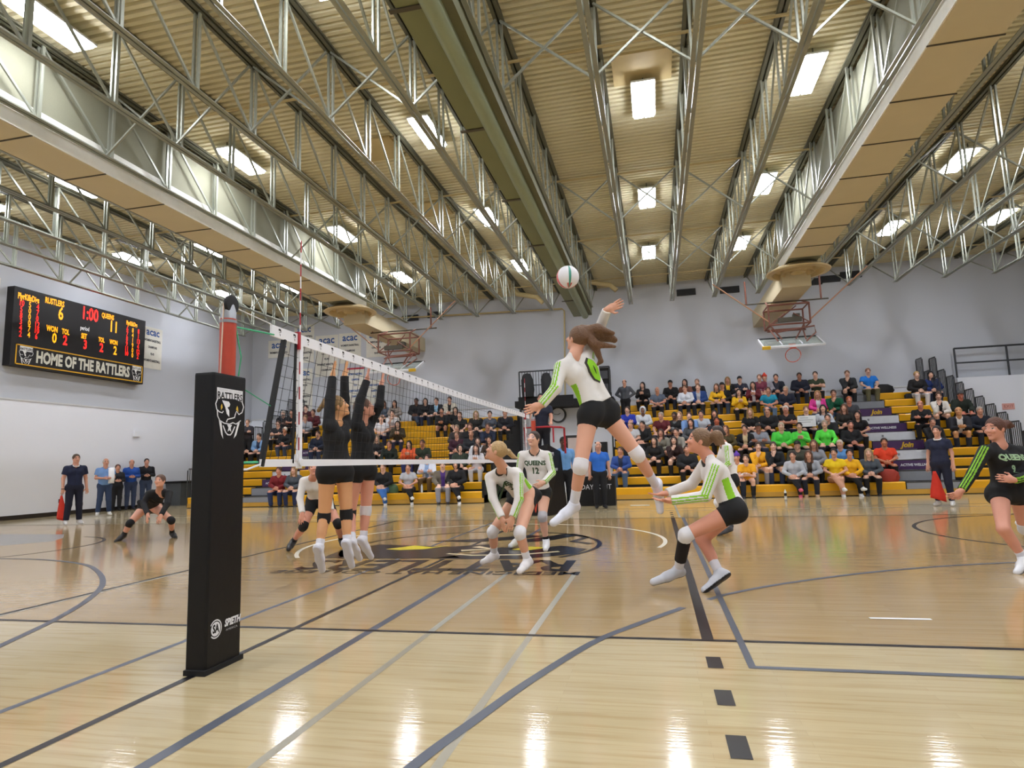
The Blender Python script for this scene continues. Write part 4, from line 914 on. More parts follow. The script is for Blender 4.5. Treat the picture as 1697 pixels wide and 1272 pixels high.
# ---- players from their joints (picture place + distance down the hall)
def Jx(d, bf, face, up=(0, 0, 1)):
    J = {k: (PY(*v) if len(v) == 3 else np.array(v, float)) for k, v in d.items()}
    J['bf'] = nrm(bf); J['face'] = nrm(face); J['up'] = nrm(up); return J
H_ = .0075
def player(J, lab, skinhx, top, shorts='#141416', hairhx='#6b4a30', hair='tail', tail=None, pads=('#e6e6ea', '#e6e6ea'), sock=('#e4e4ea', .35), shoehx=('#dcdce4', '#c9c9d2'), male=False, h=H_, hand=None, paint_top=None, topmats=None, s=1., cat='person', trim=None, high=.0, extra=None, sockhx2=None, shortfrac=.24):
    S, fw, sp, lat = body_sdf(J, male, s, hand=hand, fr=.009)
    ax = J['_ax']; sk = skin(skinhx)
    body = sobj(S, h, 'person', sk, None, lambda C: head_paint(C, J['H'], ax, s, .0015)); tag(body, lab, cat)
    T, *_ = body_sdf(J, male, s, only='top', infl=.013); N, P = J['N'], J['P']
    T.cuts.append((P-sp*.0+sp*.02*s, -sp)); nk = N+fw*.06+sp*.045; T.neg.append(('e', nk, V(.07, .07, .09), np.array([lat, fw, sp]), None, .01, None))
    tm = topmats or [fabric('jersey_white', '#e9e6e2', .03), fabric('jersey_lime', '#8fce2a'), fabric('jersey_trim', '#3a3630')]
    def pt(C):
        m = np.zeros(len(C), int)
        L = (C-nk)@np.array([lat, fw, sp]).T; m[(np.linalg.norm(L/V(.07, .07, .09), axis=1) < 1.2) & (L[:, 1] > -.04)] = 2
        if paint_top: paint_top(C, m, J, fw, sp, lat)
        return m
    tp = sobj(T, h, 'jersey', tm, body, pt)
    sobj(legs_sdf(J, shortfrac, s, .008, male, waist=.09), h, 'shorts', fabric('shorts_'+shorts, shorts), body)
    for i, c in enumerate('LR'):
        if pads and pads[i]: kneepad(J, c, .063*s, h, fabric('pad_'+pads[i], pads[i]), body)
        if sock: seg(J, 'k'+c, 'a'+c, 1-sock[1], 1.02, .05*s, .041*s, h, 'sock', fabric('sock_'+sock[0], sock[0]), body)
        shoe(J, c, s, h, [pm('shoe_'+shoehx[0], shoehx[0], .5), pm('sole_'+shoehx[1], shoehx[1], .5)], body, high)
    hs = hair_sdf(ax, J['H'], 'tail' if hair == 'tail' else hair, s); hm = pm('hair_'+hairhx, hairhx, .5, .25, 30., bump=.5, bscale=60)
    if tail:
        pts = [PY(*t[:3]) if len(t) >= 3 else t for t in tail]; rr = [t[3] for t in tail]
        st = J['H']-ax[1]*.09*s+ax[2]*.03*s; hs.cap(st, pts[0], .03, rr[0], .02)
        for i in range(len(pts)-1): hs.cap(pts[i], pts[i+1], rr[i], rr[i+1], .02)
    sobj(hs, h, 'hair', hm, body); return body, tp, fw, sp, lat
def stripes(col=1, gaps=3, q=.6):
    def f(C, m, J, fw, sp, lat):
        for c in 'LR':
            for a, b in ((J['s'+c], J['e'+c]), (J['e'+c], J['w'+c])):
                d = nrm(b-a); L = np.linalg.norm(b-a); t = (C-a)@d; out = nrm((lat if c == 'R' else -lat)+fw*q); out = nrm(out-d*(out@d)); sd = np.cross(d, out)
                r = (C-a)-np.outer(t, d); x = r@sd; ok = (t > -.02) & (t < L+.02) & (r@out > 0) & (np.linalg.norm(r, axis=1) < .085)
                for k in range(gaps): m[ok & (np.abs(x-(k-(gaps-1)/2)*.024) < .0065)] = col
    return f
def sidepanel(C, m, J, fw, sp, lat, col=1, sides=(-1, 1)):
    P, N = J['P'], J['N']; q = (C-P); z = q@sp/np.linalg.norm(N-P); x = q@lat; y = q@fw
    for k in sides: m[(z > .0) & (z < .55) & (x*k > .085) & (np.abs(y+.02-.06*(.5-z)) < .035) & (np.abs(x) < .2)] = col
def hemstripes(C, m, J, fw, sp, lat):
    P, N = J['P'], J['N']; q = C-P; z = q@sp; x = q@lat; y = q@fw
    for k in range(3): m[(z > -.02) & (z < .2) & (x*-1 < 0) & (np.abs(y+.02-k*.03) < .006)] = 3; m[(z > -.02) & (z < .2) & (x > .05) & (np.abs(y+.02-k*.03) < .006)] = 3
def torso_frame(J, fw, sp, lat, t, off=.0):
    o = lerp(J['P'], J['N'], t)+fw*.1; u = lat if np.cross(lat, sp)@fw > 0 else -lat
    return lambda a, b, c=0: o+u*(a+off)+sp*b+fw*c
Mtx = pm('print_green', '#2f4a2a', .7); Mlm = fabric('jersey_lime', '#8fce2a')
def front_text(tp, J, fw, sp, lat, lines, mat=None):
    fr = torso_frame(J, fw, sp, lat, .72)
    def art(mb, f):
        for body, dz, sz, xs in lines: text_mb(body, sz, lambda a, b: f(a, b+dz), mat or Mtx, mb, xs=xs, bold=.004)
    decal(tp, fr, art, name='jersey_lettering', parent=tp)
Y = 2.6
# P1: blonde player, hands on knees
J = Jx(dict(H=(822, 748, 2.35), N=(834, 776, 2.55), sL=(858, 788, 2.5), sR=(812, 791, 2.62), eR=(817, 825, 2.5), eL=(860, 827, 2.4), wR=(832, 858, 2.4), wL=(849, 857, 2.3),
            P=(869, 818, 2.98), hL=(878, 824, 2.88), hR=(856, 826, 3.08), kR=(816, 881, 2.86), kL=(861, 883, 2.36), aR=(819, 918, 3.0), aL=(874, 928, 2.48), tR=(800, 931, 2.85), tL=(861, 946, 2.3)),
       (-.75, -.65, 0), (-.95, -.15, .45))
b1 = player(J, 'volleyball player in white lime-striped jersey bending with hands between her knees, blonde ponytail', '#e0a98c', None, hairhx='#b99a6a', tail=[(842, 748, 2.45, .03), (856, 762, 2.5, .026), (866, 781, 2.5, .014)],
            paint_top=lambda C, m, J, fw, sp, lat: (stripes()(C, m, J, fw, sp, lat), sidepanel(C, m, J, fw, sp, lat)), hand=dict(L=dict(d=(-.3, -.2, -1), c=.5), R=dict(d=(.2, -.2, -1), c=.5)), shoehx=('#ece9ea', '#dfdde2'))
front_text(b1[1], J, *b1[2:], [('QUEENS', .0, .085, .9), ('3', -.11, .11, .9)])
# P2: number 12 behind her
J = Jx(dict(H=(884, 728, 4.25), N=(887, 748, 4.35), sL=(907, 754, 4.33), sR=(865, 754, 4.33), eR=(860, 782, 4.35), eL=(915, 783, 4.3), wR=(868, 803, 4.15), wL=(901, 799, 4.1),
            P=(892, 812, 4.4), hL=(902, 817, 4.4), hR=(882, 817, 4.4), kR=(871, 858, 4.35), kL=(899, 856, 4.2), aR=(860, 892, 4.6), aL=(905, 896, 4.3), tR=(846, 904, 4.4), tL=(904, 910, 4.05)),
       (-.1, -1, 0), (-.25, -.95, .25))
b2 = player(J, 'volleyball player in white number 12 jersey with clear sports glasses standing behind the blonde one', '#e3b096', None, hairhx='#3b2a20', tail=[(893, 736, 4.4, .022)],
            paint_top=stripes(), sock=('#17171a', .22), shoehx=('#dfe0e2', '#b9b9bb'), pads=('#b9b7bd', '#b9b7bd'), hand=dict(L=dict(d=(-.8, -.5, -.4), c=.6)))
front_text(b2[1], J, *b2[2:], [('QUEENS', .0, .085, .95), ('12', -.11, .12, .9)])
g_ = MB(); ax = J['_ax']; 
for k in (-1, 1): g_.tube([J['H']+ax[0]*(k*.034+.024*math.cos(t))+ax[1]*.1+ax[2]*(.01+.017*math.sin(t)) for t in np.linspace(0, 6.283, 13)], .003, 5)
g_.build('sports_glasses', pm('glasses_clear', '#c9c4d8', .2), b2[0])
# P3: attacker in the air, seen from behind
J = Jx(dict(H=(957, 562, 1.15), N=(952, 592, 1.12), sL=(930, 608, 1.05), sR=(972, 592, 1.2), eL=(921, 643, .95), wL=(897, 671, .9), eR=(992, 548, 1.35), wR=(1006, 513, 1.2),
            P=(990, 672, 1.2), hL=(976, 688, 1.12), hR=(1005, 686, 1.3), kL=(962, 772, .98), aL=(951, 836, 1.15), tL=(917, 866, .95), kR=(1056, 752, 1.35), aR=(1088, 806, 1.75), tR=(1094, 846, 1.8)),
       (-.8, .6, 0), (-.75, .55, .35))
# keep the two feet believable: leading shoe points to the net, trailing shoe hangs
b3 = player(J, 'volleyball player in white and lime jersey leaping to spike, seen from behind, hair flying', '#e2a98e', None, hairhx='#6a4a30',
            tail=[(985, 552, 1.2, .075), (1005, 556, 1.25, .055), (1018, 563, 1.3, .03)], h=.0072,
            paint_top=lambda C, m, J, fw, sp, lat: (stripes(q=-.5)(C, m, J, fw, sp, lat), sidepanel(C, m, J, fw, sp, lat)), sock=('#dfe0ea', .42), hand=dict(L=dict(d=(-.9, -.1, -.25), c=.5), R=dict(d=(1, -.1, .35), c=.3)), pads=('#e9e6ea', '#e9e6ea'), shoehx=('#dfe1ec', '#c6c9d8'))
fw, sp, lat = b3[2:]; o_ = lerp(J['P'], J['N'], .62)-fw*.12; uu = lat if np.cross(lat, sp)@(-fw) > 0 else -lat
decal(b3[1], lambda a, b, c=0: o_+uu*(a+.02)+sp*b-fw*c, lambda mb, f: (text_mb('0', .27, lambda a, b: f(a+.045, b, 0), fabric('jersey_trim', '#3a3630'), mb, xs=.62, bold=.03), text_mb('0', .26, lambda a, b: f(a+.055, b, .003), Mlm, mb, xs=.6, bold=.02),), name='jersey_number')
hs = Sdf(); P0 = [PY(*q) for q in ((965, 548, 1.13), (990, 545, 1.15), (1016, 552, 1.2), (1019, 574, 1.2), (1000, 580, 1.15), (985, 570, 1.12), (996, 598, 1.15), (988, 606, 1.15))]
hs.cap(P0[0], P0[1], .05, .045, .03).cap(P0[1], P0[2], .045, .018, .03).cap(P0[0], P0[5], .05, .045, .03).cap(P0[5], P0[3], .04, .014, .02).cap(P0[5], P0[6], .04, .02, .02).cap(P0[6], P0[7], .02, .01, .02)
sobj(hs, .0075, 'loose_hair', pm('hair_#6a4a30', '#6a4a30'), b3[0])
# P4: crouching receiver in the right foreground, facing left
J = Jx(dict(H=(1158, 731, 1.6), N=(1174, 758, 1.62), sL=(1186, 775, 1.47), sR=(1170, 768, 1.8), eL=(1169, 822, 1.42), wL=(1112, 829, 1.42), eR=(1146, 802, 1.85), wR=(1104, 817, 1.7),
            P=(1214, 840, 1.62), hL=(1214, 848, 1.52), hR=(1212, 846, 1.72), kL=(1136, 886, 1.5), aL=(1124, 944, 1.7), tL=(1083, 964, 1.6), kR=(1163, 893, 1.78), aR=(1193, 950, 1.62), tR=(1168, 977, 1.55)),
       (-1, 0, .2), (-1, -.1, .22))
b4 = player(J, 'volleyball player in white and lime jersey crouching with forearms out, right of the spiker', '#dc9a80', None, hairhx='#7a5c40', h=.0072,
            tail=[(1188, 722, 1.55, .05), (1196, 742, 1.55, .04), (1190, 752, 1.55, .02)], paint_top=lambda C, m, J, fw, sp, lat: (stripes()(C, m, J, fw, sp, lat), sidepanel(C, m, J, fw, sp, lat)),
            pads=('#e6e6ea', None), sock=('#e6e6ee', .36), shoehx=('#c9ccd4', '#17171b'), hand=dict(L=dict(d=(-1, 0, .05), c=.25, p=(0, 0, 1)), R=dict(d=(-1, -.1, -.1), c=.3, p=(0, 0, 1))))
seg(J, 'kL', 'aL', .12, .72, .062, .05, .0075, 'shin_sleeve', fabric('sleeve_black', '#1c1616'), b4[0])
# P5: team-mate behind her
J = Jx(dict(H=(1187, 718, 5.85), N=(1200, 737, 5.87), sL=(1206, 741, 5.7), sR=(1200, 741, 6.03), eL=(1208, 768, 5.65), wL=(1180, 789, 5.65), eR=(1190, 766, 6.0), wR=(1172, 787, 5.9),
            P=(1211, 793, 5.85), hL=(1211, 797, 5.76), hR=(1209, 797, 5.94), kL=(1190, 832, 5.7), aL=(1206, 874, 5.85), tL=(1190, 884, 5.8), kR=(1192, 834, 5.98), aR=(1206, 870, 6.1), tR=(1192, 880, 6.1)),
       (-1, 0, .1), (-1, -.2, .1))
player(J, 'volleyball player in white jersey mostly hidden behind the crouching receiver, dark hair', '#d8977c', None, hairhx='#33241d', h=.0095, tail=[(1199, 718, 5.85, .03), (1206, 728, 5.85, .02)], paint_top=stripes(), shoehx=('#4a4d55', '#22252b'))
# P6: black jersey runner at the right edge
JB = [fabric('jersey_black', '#17171a'), fabric('jersey_lime2', '#86bd33'), fabric('jersey_black2', '#232326'), fabric('jersey_pale', '#9aa07c')]
J = Jx(dict(H=(1649, 711, 3.0), N=(1657, 738, 3.02), sR=(1632, 747, 2.92), sL=(1690, 748, 3.1), eR=(1612, 784, 2.8), wR=(1594, 812, 2.72), eL=(1702, 788, 2.95), wL=(1680, 795, 2.78),
            P=(1671, 808, 3.05), hR=(1656, 818, 3.0), hL=(1688, 818, 3.1), kR=(1663, 876, 2.72), aR=(1696, 924, 2.8), tR=(1686, 948, 2.6), kL=(1699, 876, 3.2), aL=(1706, 880, 3.75), tL=(1688, 866, 3.9)),
       (-.35, -1, 0), (-.85, -.5, .0))
b6 = player(J, 'volleyball player in black and lime jersey running at the right edge, ponytail flying', '#d99a83', None, hairhx='#5a3526', tail=[(1668, 702, 3.1, .04), (1682, 712, 3.15, .035), (1696, 742, 3.15, .02)],
            topmats=JB, paint_top=stripes(), pads=('#dcdce0', None), sock=('#dfe0ea', .25), shoehx=('#e3e4e8', '#6a6d74'), hand=dict(R=dict(d=(-.6, -.2, -.4), c=1.6), L=dict(d=(-1, -.3, .2), c=1.3)))
front_text(b6[1], J, *b6[2:], [('QUEENS', .0, .08, 1.0), ('9', -.12, .1, .9)], pm('print_mint', '#a9c9a0', .7))
# P7, P8: the two blockers behind the net
def blocker(d, lab, hairhx, skinhx, pads, tail):
    J = Jx(d, (.9, .35, 0), (.8, .5, .35))
    return player(J, lab, skinhx, None, shorts='#121214', hairhx=hairhx, tail=tail, topmats=JB, pads=pads, sock=('#e4e5ee', .3), shoehx=('#e6e7f0', '#d2d4e0'),
                  hand=dict(L=dict(d=(.12, .1, 1), c=.1, p=(1, .3, 0)), R=dict(d=(.12, .1, 1), c=.1, p=(1, .3, 0))), paint_top=hemstripes), J
Yb = 1.5
blocker(dict(H=(560, 674, Yb), N=(556, 700, Yb), sL=(545, 704, Yb-.17), sR=(572, 702, Yb+.17), eL=(547, 660, Yb-.12), eR=(571, 660, Yb+.15), wL=(551, 624, Yb-.05), wR=(571, 622, Yb+.14),
            P=(557, 772, Yb), hL=(543, 782, Yb-.09), hR=(570, 782, Yb+.09), kL=(537, 858, Yb-.05), kR=(574, 853, Yb+.1), aL=(529, 908, Yb-.15), aR=(575, 900, Yb+.05), tL=(534, 944, Yb-.05), tR=(583, 937, Yb+.15)),
        'volleyball player in black jersey blocking with bare hands up behind the net, black knee pads', '#8a6a3c', '#e2a878', ('#141316', '#141316'), [(540, 664, Yb, .03), (528, 680, Yb, .02)])
Yb = 2.15
blocker(dict(H=(604, 676, Yb), N=(600, 700, Yb), sL=(590, 703, Yb-.17), sR=(612, 703, Yb+.17), eL=(597, 662, Yb-.12), eR=(629, 672, Yb+.1), wL=(608, 630, Yb-.05), wR=(632, 638, Yb+.14),
            P=(601, 770, Yb), hL=(590, 780, Yb-.09), hR=(610, 779, Yb+.09), kL=(580, 852, Yb-.05), kR=(606, 846, Yb+.1), aL=(584, 898, Yb-.25), aR=(602, 893, Yb+.05), tL=(596, 925, Yb-.1), tR=(615, 922, Yb+.2)),
        'second blocker in black jersey right behind the first, one white knee pad', '#5d3d2a', '#dfa088', ('#141316', '#e6e2e4'), [(592, 680, Yb, .03)])
# P9: defender in black at the left
J = Jx(dict(H=(265, 797, 5.45), N=(264, 813, 5.6), sR=(247, 818, 5.6), sL=(280, 817, 5.6), eR=(238, 834, 5.5), eL=(277, 835, 5.4), wR=(245, 852, 5.3), wL=(267, 853, 5.25),
            P=(247, 838, 5.95), hR=(238, 842, 5.93), hL=(258, 841, 5.97), kR=(215, 867, 5.6), kL=(284, 862, 5.75), aR=(205, 886, 5.6), aL=(285, 882, 6.05), tR=(192, 897, 5.4), tL=(291, 890, 5.95)),
       (.15, -1, 0), (.25, -1, .15))
player(J, 'volleyball player in black jersey crouching wide at the left, waiting to defend', '#e0a58c', None, hairhx='#5b4030', h=.0095, topmats=JB, pads=('#141316', '#141316'), sock=('#151517', .3), shoehx=('#17171a', '#1c1c20'), high=.02,
       hand=dict(L=dict(d=(-.1, -.4, -1), c=.4), R=dict(d=(.2, -.4, -1), c=.4)))
# P10: libero in white behind the blockers
J = Jx(dict(H=(521, 776, 4.05), N=(519, 791, 4.2), sR=(503, 797, 4.2), sL=(536, 796, 4.25), eR=(497, 825, 4.1), eL=(545, 822, 4.1), wR=(501, 850, 4.0), wL=(549, 846, 4.0),
            P=(528, 826, 4.5), hR=(518, 831, 4.45), hL=(540, 830, 4.5), kR=(503, 872, 4.15), kL=(560, 868, 4.25), aR=(486, 897, 4.3), aL=(566, 894, 4.6), tR=(478, 910, 4.1), tL=(570, 905, 4.45)),
       (.15, -1, 0), (.5, -1, .15))
player(J, 'volleyball player in white top and black shorts crouching behind the two blockers', '#df9d84', None, hairhx='#8a6844', h=.009, topmats=[fabric('jersey_white', '#e9e6e2'), fabric('jersey_black', '#17171a'), fabric('jersey_white', '#e9e6e2')], pads=('#141316', '#141316'), sock=('#17171a', .25), shoehx=('#1b1b1f', '#1b1b1f'), shortfrac=.5,
       hand=dict(L=dict(d=(0, -.4, -1), c=.5), R=dict(d=(0, -.4, -1), c=.5)))
# ------------------------------------------------------------ standing people
def stand(h=1.72, arms='down', male=True, step=.0):
    k = h/1.72; sw = (.185 if male else .165)*k; hw = .09*k
    d = dict(P=V(0, 0, .95*k), N=V(0, .01, 1.44*k), H=V(0, -.02, 1.61*k))
    for c, s in (('R', -1), ('L', 1)):
        d['s'+c] = V(s*sw, .01, 1.375*k); d['h'+c] = V(s*hw, 0, .9*k); d['k'+c] = V(s*(.1+step*.3)*k, -.02, .49*k); d['a'+c] = V(s*(.1+step)*k, .02, .09*k); d['t'+c] = V(s*(.13+step)*k, -.14*k, .035*k)
        if arms == 'down': d['e'+c] = V(s*(sw+.055), .03, 1.13*k); d['w'+c] = V(s*(sw+.07), -.03, .88*k)
        elif arms == 'hold': d['e'+c] = V(s*(sw+.05), .02, 1.14*k); d['w'+c] = V(s*.07, -.26, 1.13*k)
        elif arms == 'cross': d['e'+c] = V(s*(sw+.03), -.03, 1.14*k); d['w'+c] = V(-s*.07, -.2-.03*(s > 0), 1.2*k)
        elif arms == 'hip': d['e'+c] = V(s*(sw+.17), .07, 1.17*k); d['w'+c] = V(s*.15, -.0, 1.02*k)
        elif arms == 'reach': d['e'+c] = V(s*(sw+.04), -.08, 1.16*k); d['w'+c] = V(s*(sw+.03), -.28, 1.05*k)
    d['bf'] = V(0, -1, 0); d['face'] = V(0, -1, .05); d['up'] = V(0, 0, 1); return d
def sit(pose, male=True, k=1.):
    sw = .185 if male else .165; ln = {'lean': .2, 'chin': .16, 'lap': .07, 'cross': .03, 'legs': .04, 'phone': .08, 'knees': .05}[pose]
    d = dict(P=V(0, .13, .11), N=V(0, .13-ln, .60-ln*.25)); d['H'] = d['N']+V(0, -.045, .165)
    for c, s in (('R', -1), ('L', 1)):
        d['s'+c] = d['N']+V(s*sw, 0, -.055); d['h'+c] = V(s*.09, .12, .10); d['k'+c] = V(s*.145, -.29, .12); d['a'+c] = V(s*.13, -.21, -.29); d['t'+c] = V(s*.15, -.35, -.355)
        e, w = {'lap': ((.25, .02, .32), (.05, -.16, .24)), 'cross': ((.24, -.01, .33), (-.07, -.15-.03*(s > 0), .36)), 'lean': ((.19, -.2, .24), (.04, -.34, .27)), 'chin': ((.22, -.1, .26), (.0, -.2, .22)),
                'legs': ((.25, .02, .32), (.06, -.14, .22)), 'phone': ((.22, -.03, .32), (.05, -.22, .40)), 'knees': ((.25, .0, .33), (.14, -.22, .21))}[pose]
        d['e'+c] = V(s*e[0], *e[1:]); d['w'+c] = V(s*w[0], *w[1:])
    if pose == 'chin': d['eR'] = V(-.13, -.2, .25); d['wR'] = V(-.05, -.22, .45)
    if pose == 'legs': d['kR'] = V(-.04, -.31, .19); d['aR'] = V(.15, -.37, -.13); d['tR'] = V(.2, -.49, -.15); d['kL'] = V(.1, -.29, .11)
    d['bf'] = V(0, -1, 0); d['face'] = V(-.1, -1, .02); d['up'] = V(0, 0, 1); return d
CACHE = {}
def cached(key, fn):
    if key not in CACHE: o = fn(); CACHE[key] = o.data; me = o.data; bpy.data.objects.remove(o)
    return CACHE[key]
def inst(me, name, mats, parent=None, mtx=None):
    o = bpy.data.objects.new(name, me); COL.objects.link(o)
    for i, m in enumerate(mats):
        if i < len(o.material_slots): o.material_slots[i].link = 'OBJECT'; o.material_slots[i].material = m
    if parent: o.parent = parent
    if mtx is not None: o.matrix_local = mtx
    return o
DM = pm('default_cloth', '#888888')
def figure(J, key, h, loc, rz, lab, male, skinhx, top, pants, shoes, hair, inner=None, group=None, fat=1., frac=1.93, scale=1., hand=None, topname='top', extra=None):
    """a clothed person built from cached meshes; top = (kind, hex), hair = (kind, hex)"""
    hk = 'tee' if top[0] == 'tee' else 'long'
    me = cached(('b', key, male), lambda: (lambda r: sobj(r[0], h, 'person', skin('#d8a288'), None, lambda C: head_paint(C, J['H'], J['_ax'], 1., h*.3)))(body_sdf(J, male, hand=hand, fr=max(.0085, h*.85))))
    if '_ax' not in J: J['_ax'] = head_axes(J['face'], J['up'])
    body = inst(me, 'person', skin(skinhx)); body.location = loc; body.rotation_euler = (0, 0, rz); body.scale = (scale,)*3
    tag(body, lab, 'person', group)
    fw = J['bf']; infl = {'tee': .016, 'long': .017, 'coat': .032, 'open': .024, 'puffer': .045}[top[0]]
    def mk():
        T, f_, sp, lat = body_sdf(J, male, only='top', infl=infl, fat=fat, long=(hk == 'long')); T.cuts.append((J['P']-sp*.03, -sp))
        nk = J['N']+f_*.05+sp*.045; T.neg.append(('e', nk, V(.062, .065, .07), np.array([lat, f_, sp]), None, .01, None)); P_, N_ = J['P'], J['N']
        return sobj(T, h, topname, [DM, DM], None, lambda C: ((np.abs((C-P_)@lat) < .05+.04*np.clip((C-P_)@sp/.5-.4, 0, 1)) & ((C-lerp(P_, N_, .5))@f_ > .035) & ((C-P_)@sp > -.1)).astype(int))
    tme = cached(('t', key, male, hk, infl, fat), mk); m0 = fabric('cloth_'+top[1], top[1]); m1 = fabric('cloth_'+inner, inner) if inner else m0
    inst(tme, topname if top[0] == 'tee' else ('jacket' if top[0] in ('coat', 'open', 'puffer') else 'sweater'), [m0, m1], body)
    lme = cached(('l', key, male, frac), lambda: sobj(legs_sdf(J, frac, 1., .012, male, waist=.07, loose=.012 if male else .004), h, 'trousers', DM))
    inst(lme, 'trousers', [fabric('cloth_'+pants, pants)], body)
    for c in 'LR':
        sme = cached(('s', key, c, male), lambda: shoe(J, c, .95, h, [DM, DM], None)); inst(sme, 'shoe', [pm('shoe_'+shoes, shoes, .6), pm('sole_'+shoes, shoes, .6)], body)
    kind, hx = hair
    if kind:
        hme = cached(('h', kind), lambda: sobj(hair_sdf(np.eye(3), V(0, 0, 0), kind), min(h, .01), 'hair', DM))
        A_ = J['_ax']; M = Matrix.Translation(Vector(J['H'])) @ Matrix(((A_[0][0], A_[1][0], A_[2][0], 0), (A_[0][1], A_[1][1], A_[2][1], 0), (A_[0][2], A_[1][2], A_[2][2], 0), (0, 0, 0, 1)))
        nm = {'cap': 'cap', 'toque': 'knit_hat', 'hood': 'hood'}.get(kind, 'hair')
        inst(hme, nm, [pm('hair_'+hx, hx, .7, .2, 25., bump=.4, bscale=50)], body, M)
        if kind == 'cap':
            sme = cached(('h', 'bald'), lambda: sobj(hair_sdf(np.eye(3), V(0, 0, 0), 'bald'), .01, 'hair', DM)); inst(sme, 'hair', [pm('hair_#3a2a20', '#3a2a20', .7)], body, M)
    return body
SK = ['#d8a288', '#e0b098', '#cf967c', '#e5b9a2', '#8a5a44']
def face_to(x, y, tx, ty): return math.atan2(tx-x, -(ty-y))      # local forward is -Y
h9 = .0095
# line judge with flag, left
def at0(px, py, y=None, z=0.):
    p = PZ(px, py, z) if y is None else PY(px, py, y); return (p[0], p[1], z)
x, y, _ = at0(120, 869); Jj = stand(1.78, 'down', True, .04)
lj = figure(Jj, 'sd178', h9, (x, y, 0), face_to(x, y, 4, 1), 'line judge in navy polo with white collar holding a red flag by the left wall', True, '#dca38b', ('tee', '#1b2340'), '#191c30', '#e4e2e2', ('short', '#4a3a2c'), extra=None, topname='polo_shirt')
def collar(body, J, hx='#eeeeee'):
    MB().tube([J['N']+V(.075*math.cos(a), -.01+.08*math.sin(a), .012-.03*(math.sin(a) < -.6)) for a in np.linspace(0, 2*math.pi, 17)], .013, 6).build('collar', pm('collar_'+hx, hx), body, True)
    for c in 'LR': seg(J, 's'+c, 'e'+c, .53, .62, .067, .065, .008, 'sleeve_trim', pm('collar_'+hx, hx), body)
collar(lj, Jj); MB().tube([Jj['wR']+V(.03*math.cos(a), .03*math.sin(a), 0) for a in np.linspace(0, 6.283, 13)], .01, 6).build('wristwatch', M_und, lj)
def flag(p, lab, lean):
    r = empty('line_flag', p); tag(r, lab, 'flag'); mb = MB().tube([(0, 0, .1), (lean*.25, -.02, -.4)], .008, 6); mb.build('flag_stick', M_und, r)
    nx, nz = 7, 9; vs = []
    for j in range(nz+1):
        for i in range(nx+1):
            t = j/nz; u = i/nx; wdt = .06+.3*t-.12*max(0, t-.75)*4*.5; vs.append((lean*.25*t+(u-.25)*wdt, -.03+.035*math.sin(u*7+t*2)*t, .02-.56*t-.1*u*(t > .5)*t))
    f_ = MB().add(vs, [(j*(nx+1)+i, j*(nx+1)+i+1, (j+1)*(nx+1)+i+1, (j+1)*(nx+1)+i) for j in range(nz) for i in range(nx)]).build('flag_cloth', pm('flag_red', '#d8331f', .7, .1, 10), r, True)
    md = f_.modifiers.new('thick', 'SOLIDIFY'); md.thickness = .004
p = PY(103, 822, y-.08); flag(tuple(p), 'red line judge flag hanging from the hand of the left line judge', -.25)
# line judge, right
x, y, _ = at0(1567, 838); Jj = stand(1.72, 'down', False, .03)
lj = figure(Jj, 'sd172f', h9, (x, y, 0), face_to(x, y, 3, 3), 'line judge woman in navy polo and trousers holding a red flag at right', False, '#d99f88', ('tee', '#20253f'), '#1b1e33', '#e8e6e4', ('bun', '#2c2320'), fat=1.14, topname='polo_shirt')
collar(lj, Jj); p = PY(1546, 782, y-.1); flag(tuple(p), 'red line judge flag held low by the woman at right', -.12)
# first referee on the stand
Jr = stand(1.78, 'reach', True)
rf = figure(Jr, 'sr178', h9, (.12, 10.4, 1.06), face_to(.12, 10.4, 2.2, -2), 'referee in dark polo with white collar standing on the padded stand behind the net', True, '#c68d74', ('tee', '#191d30'), '#15161f', '#1a1a1e', ('short', '#1d1815'), topname='polo_shirt'); collar(rf, Jr)
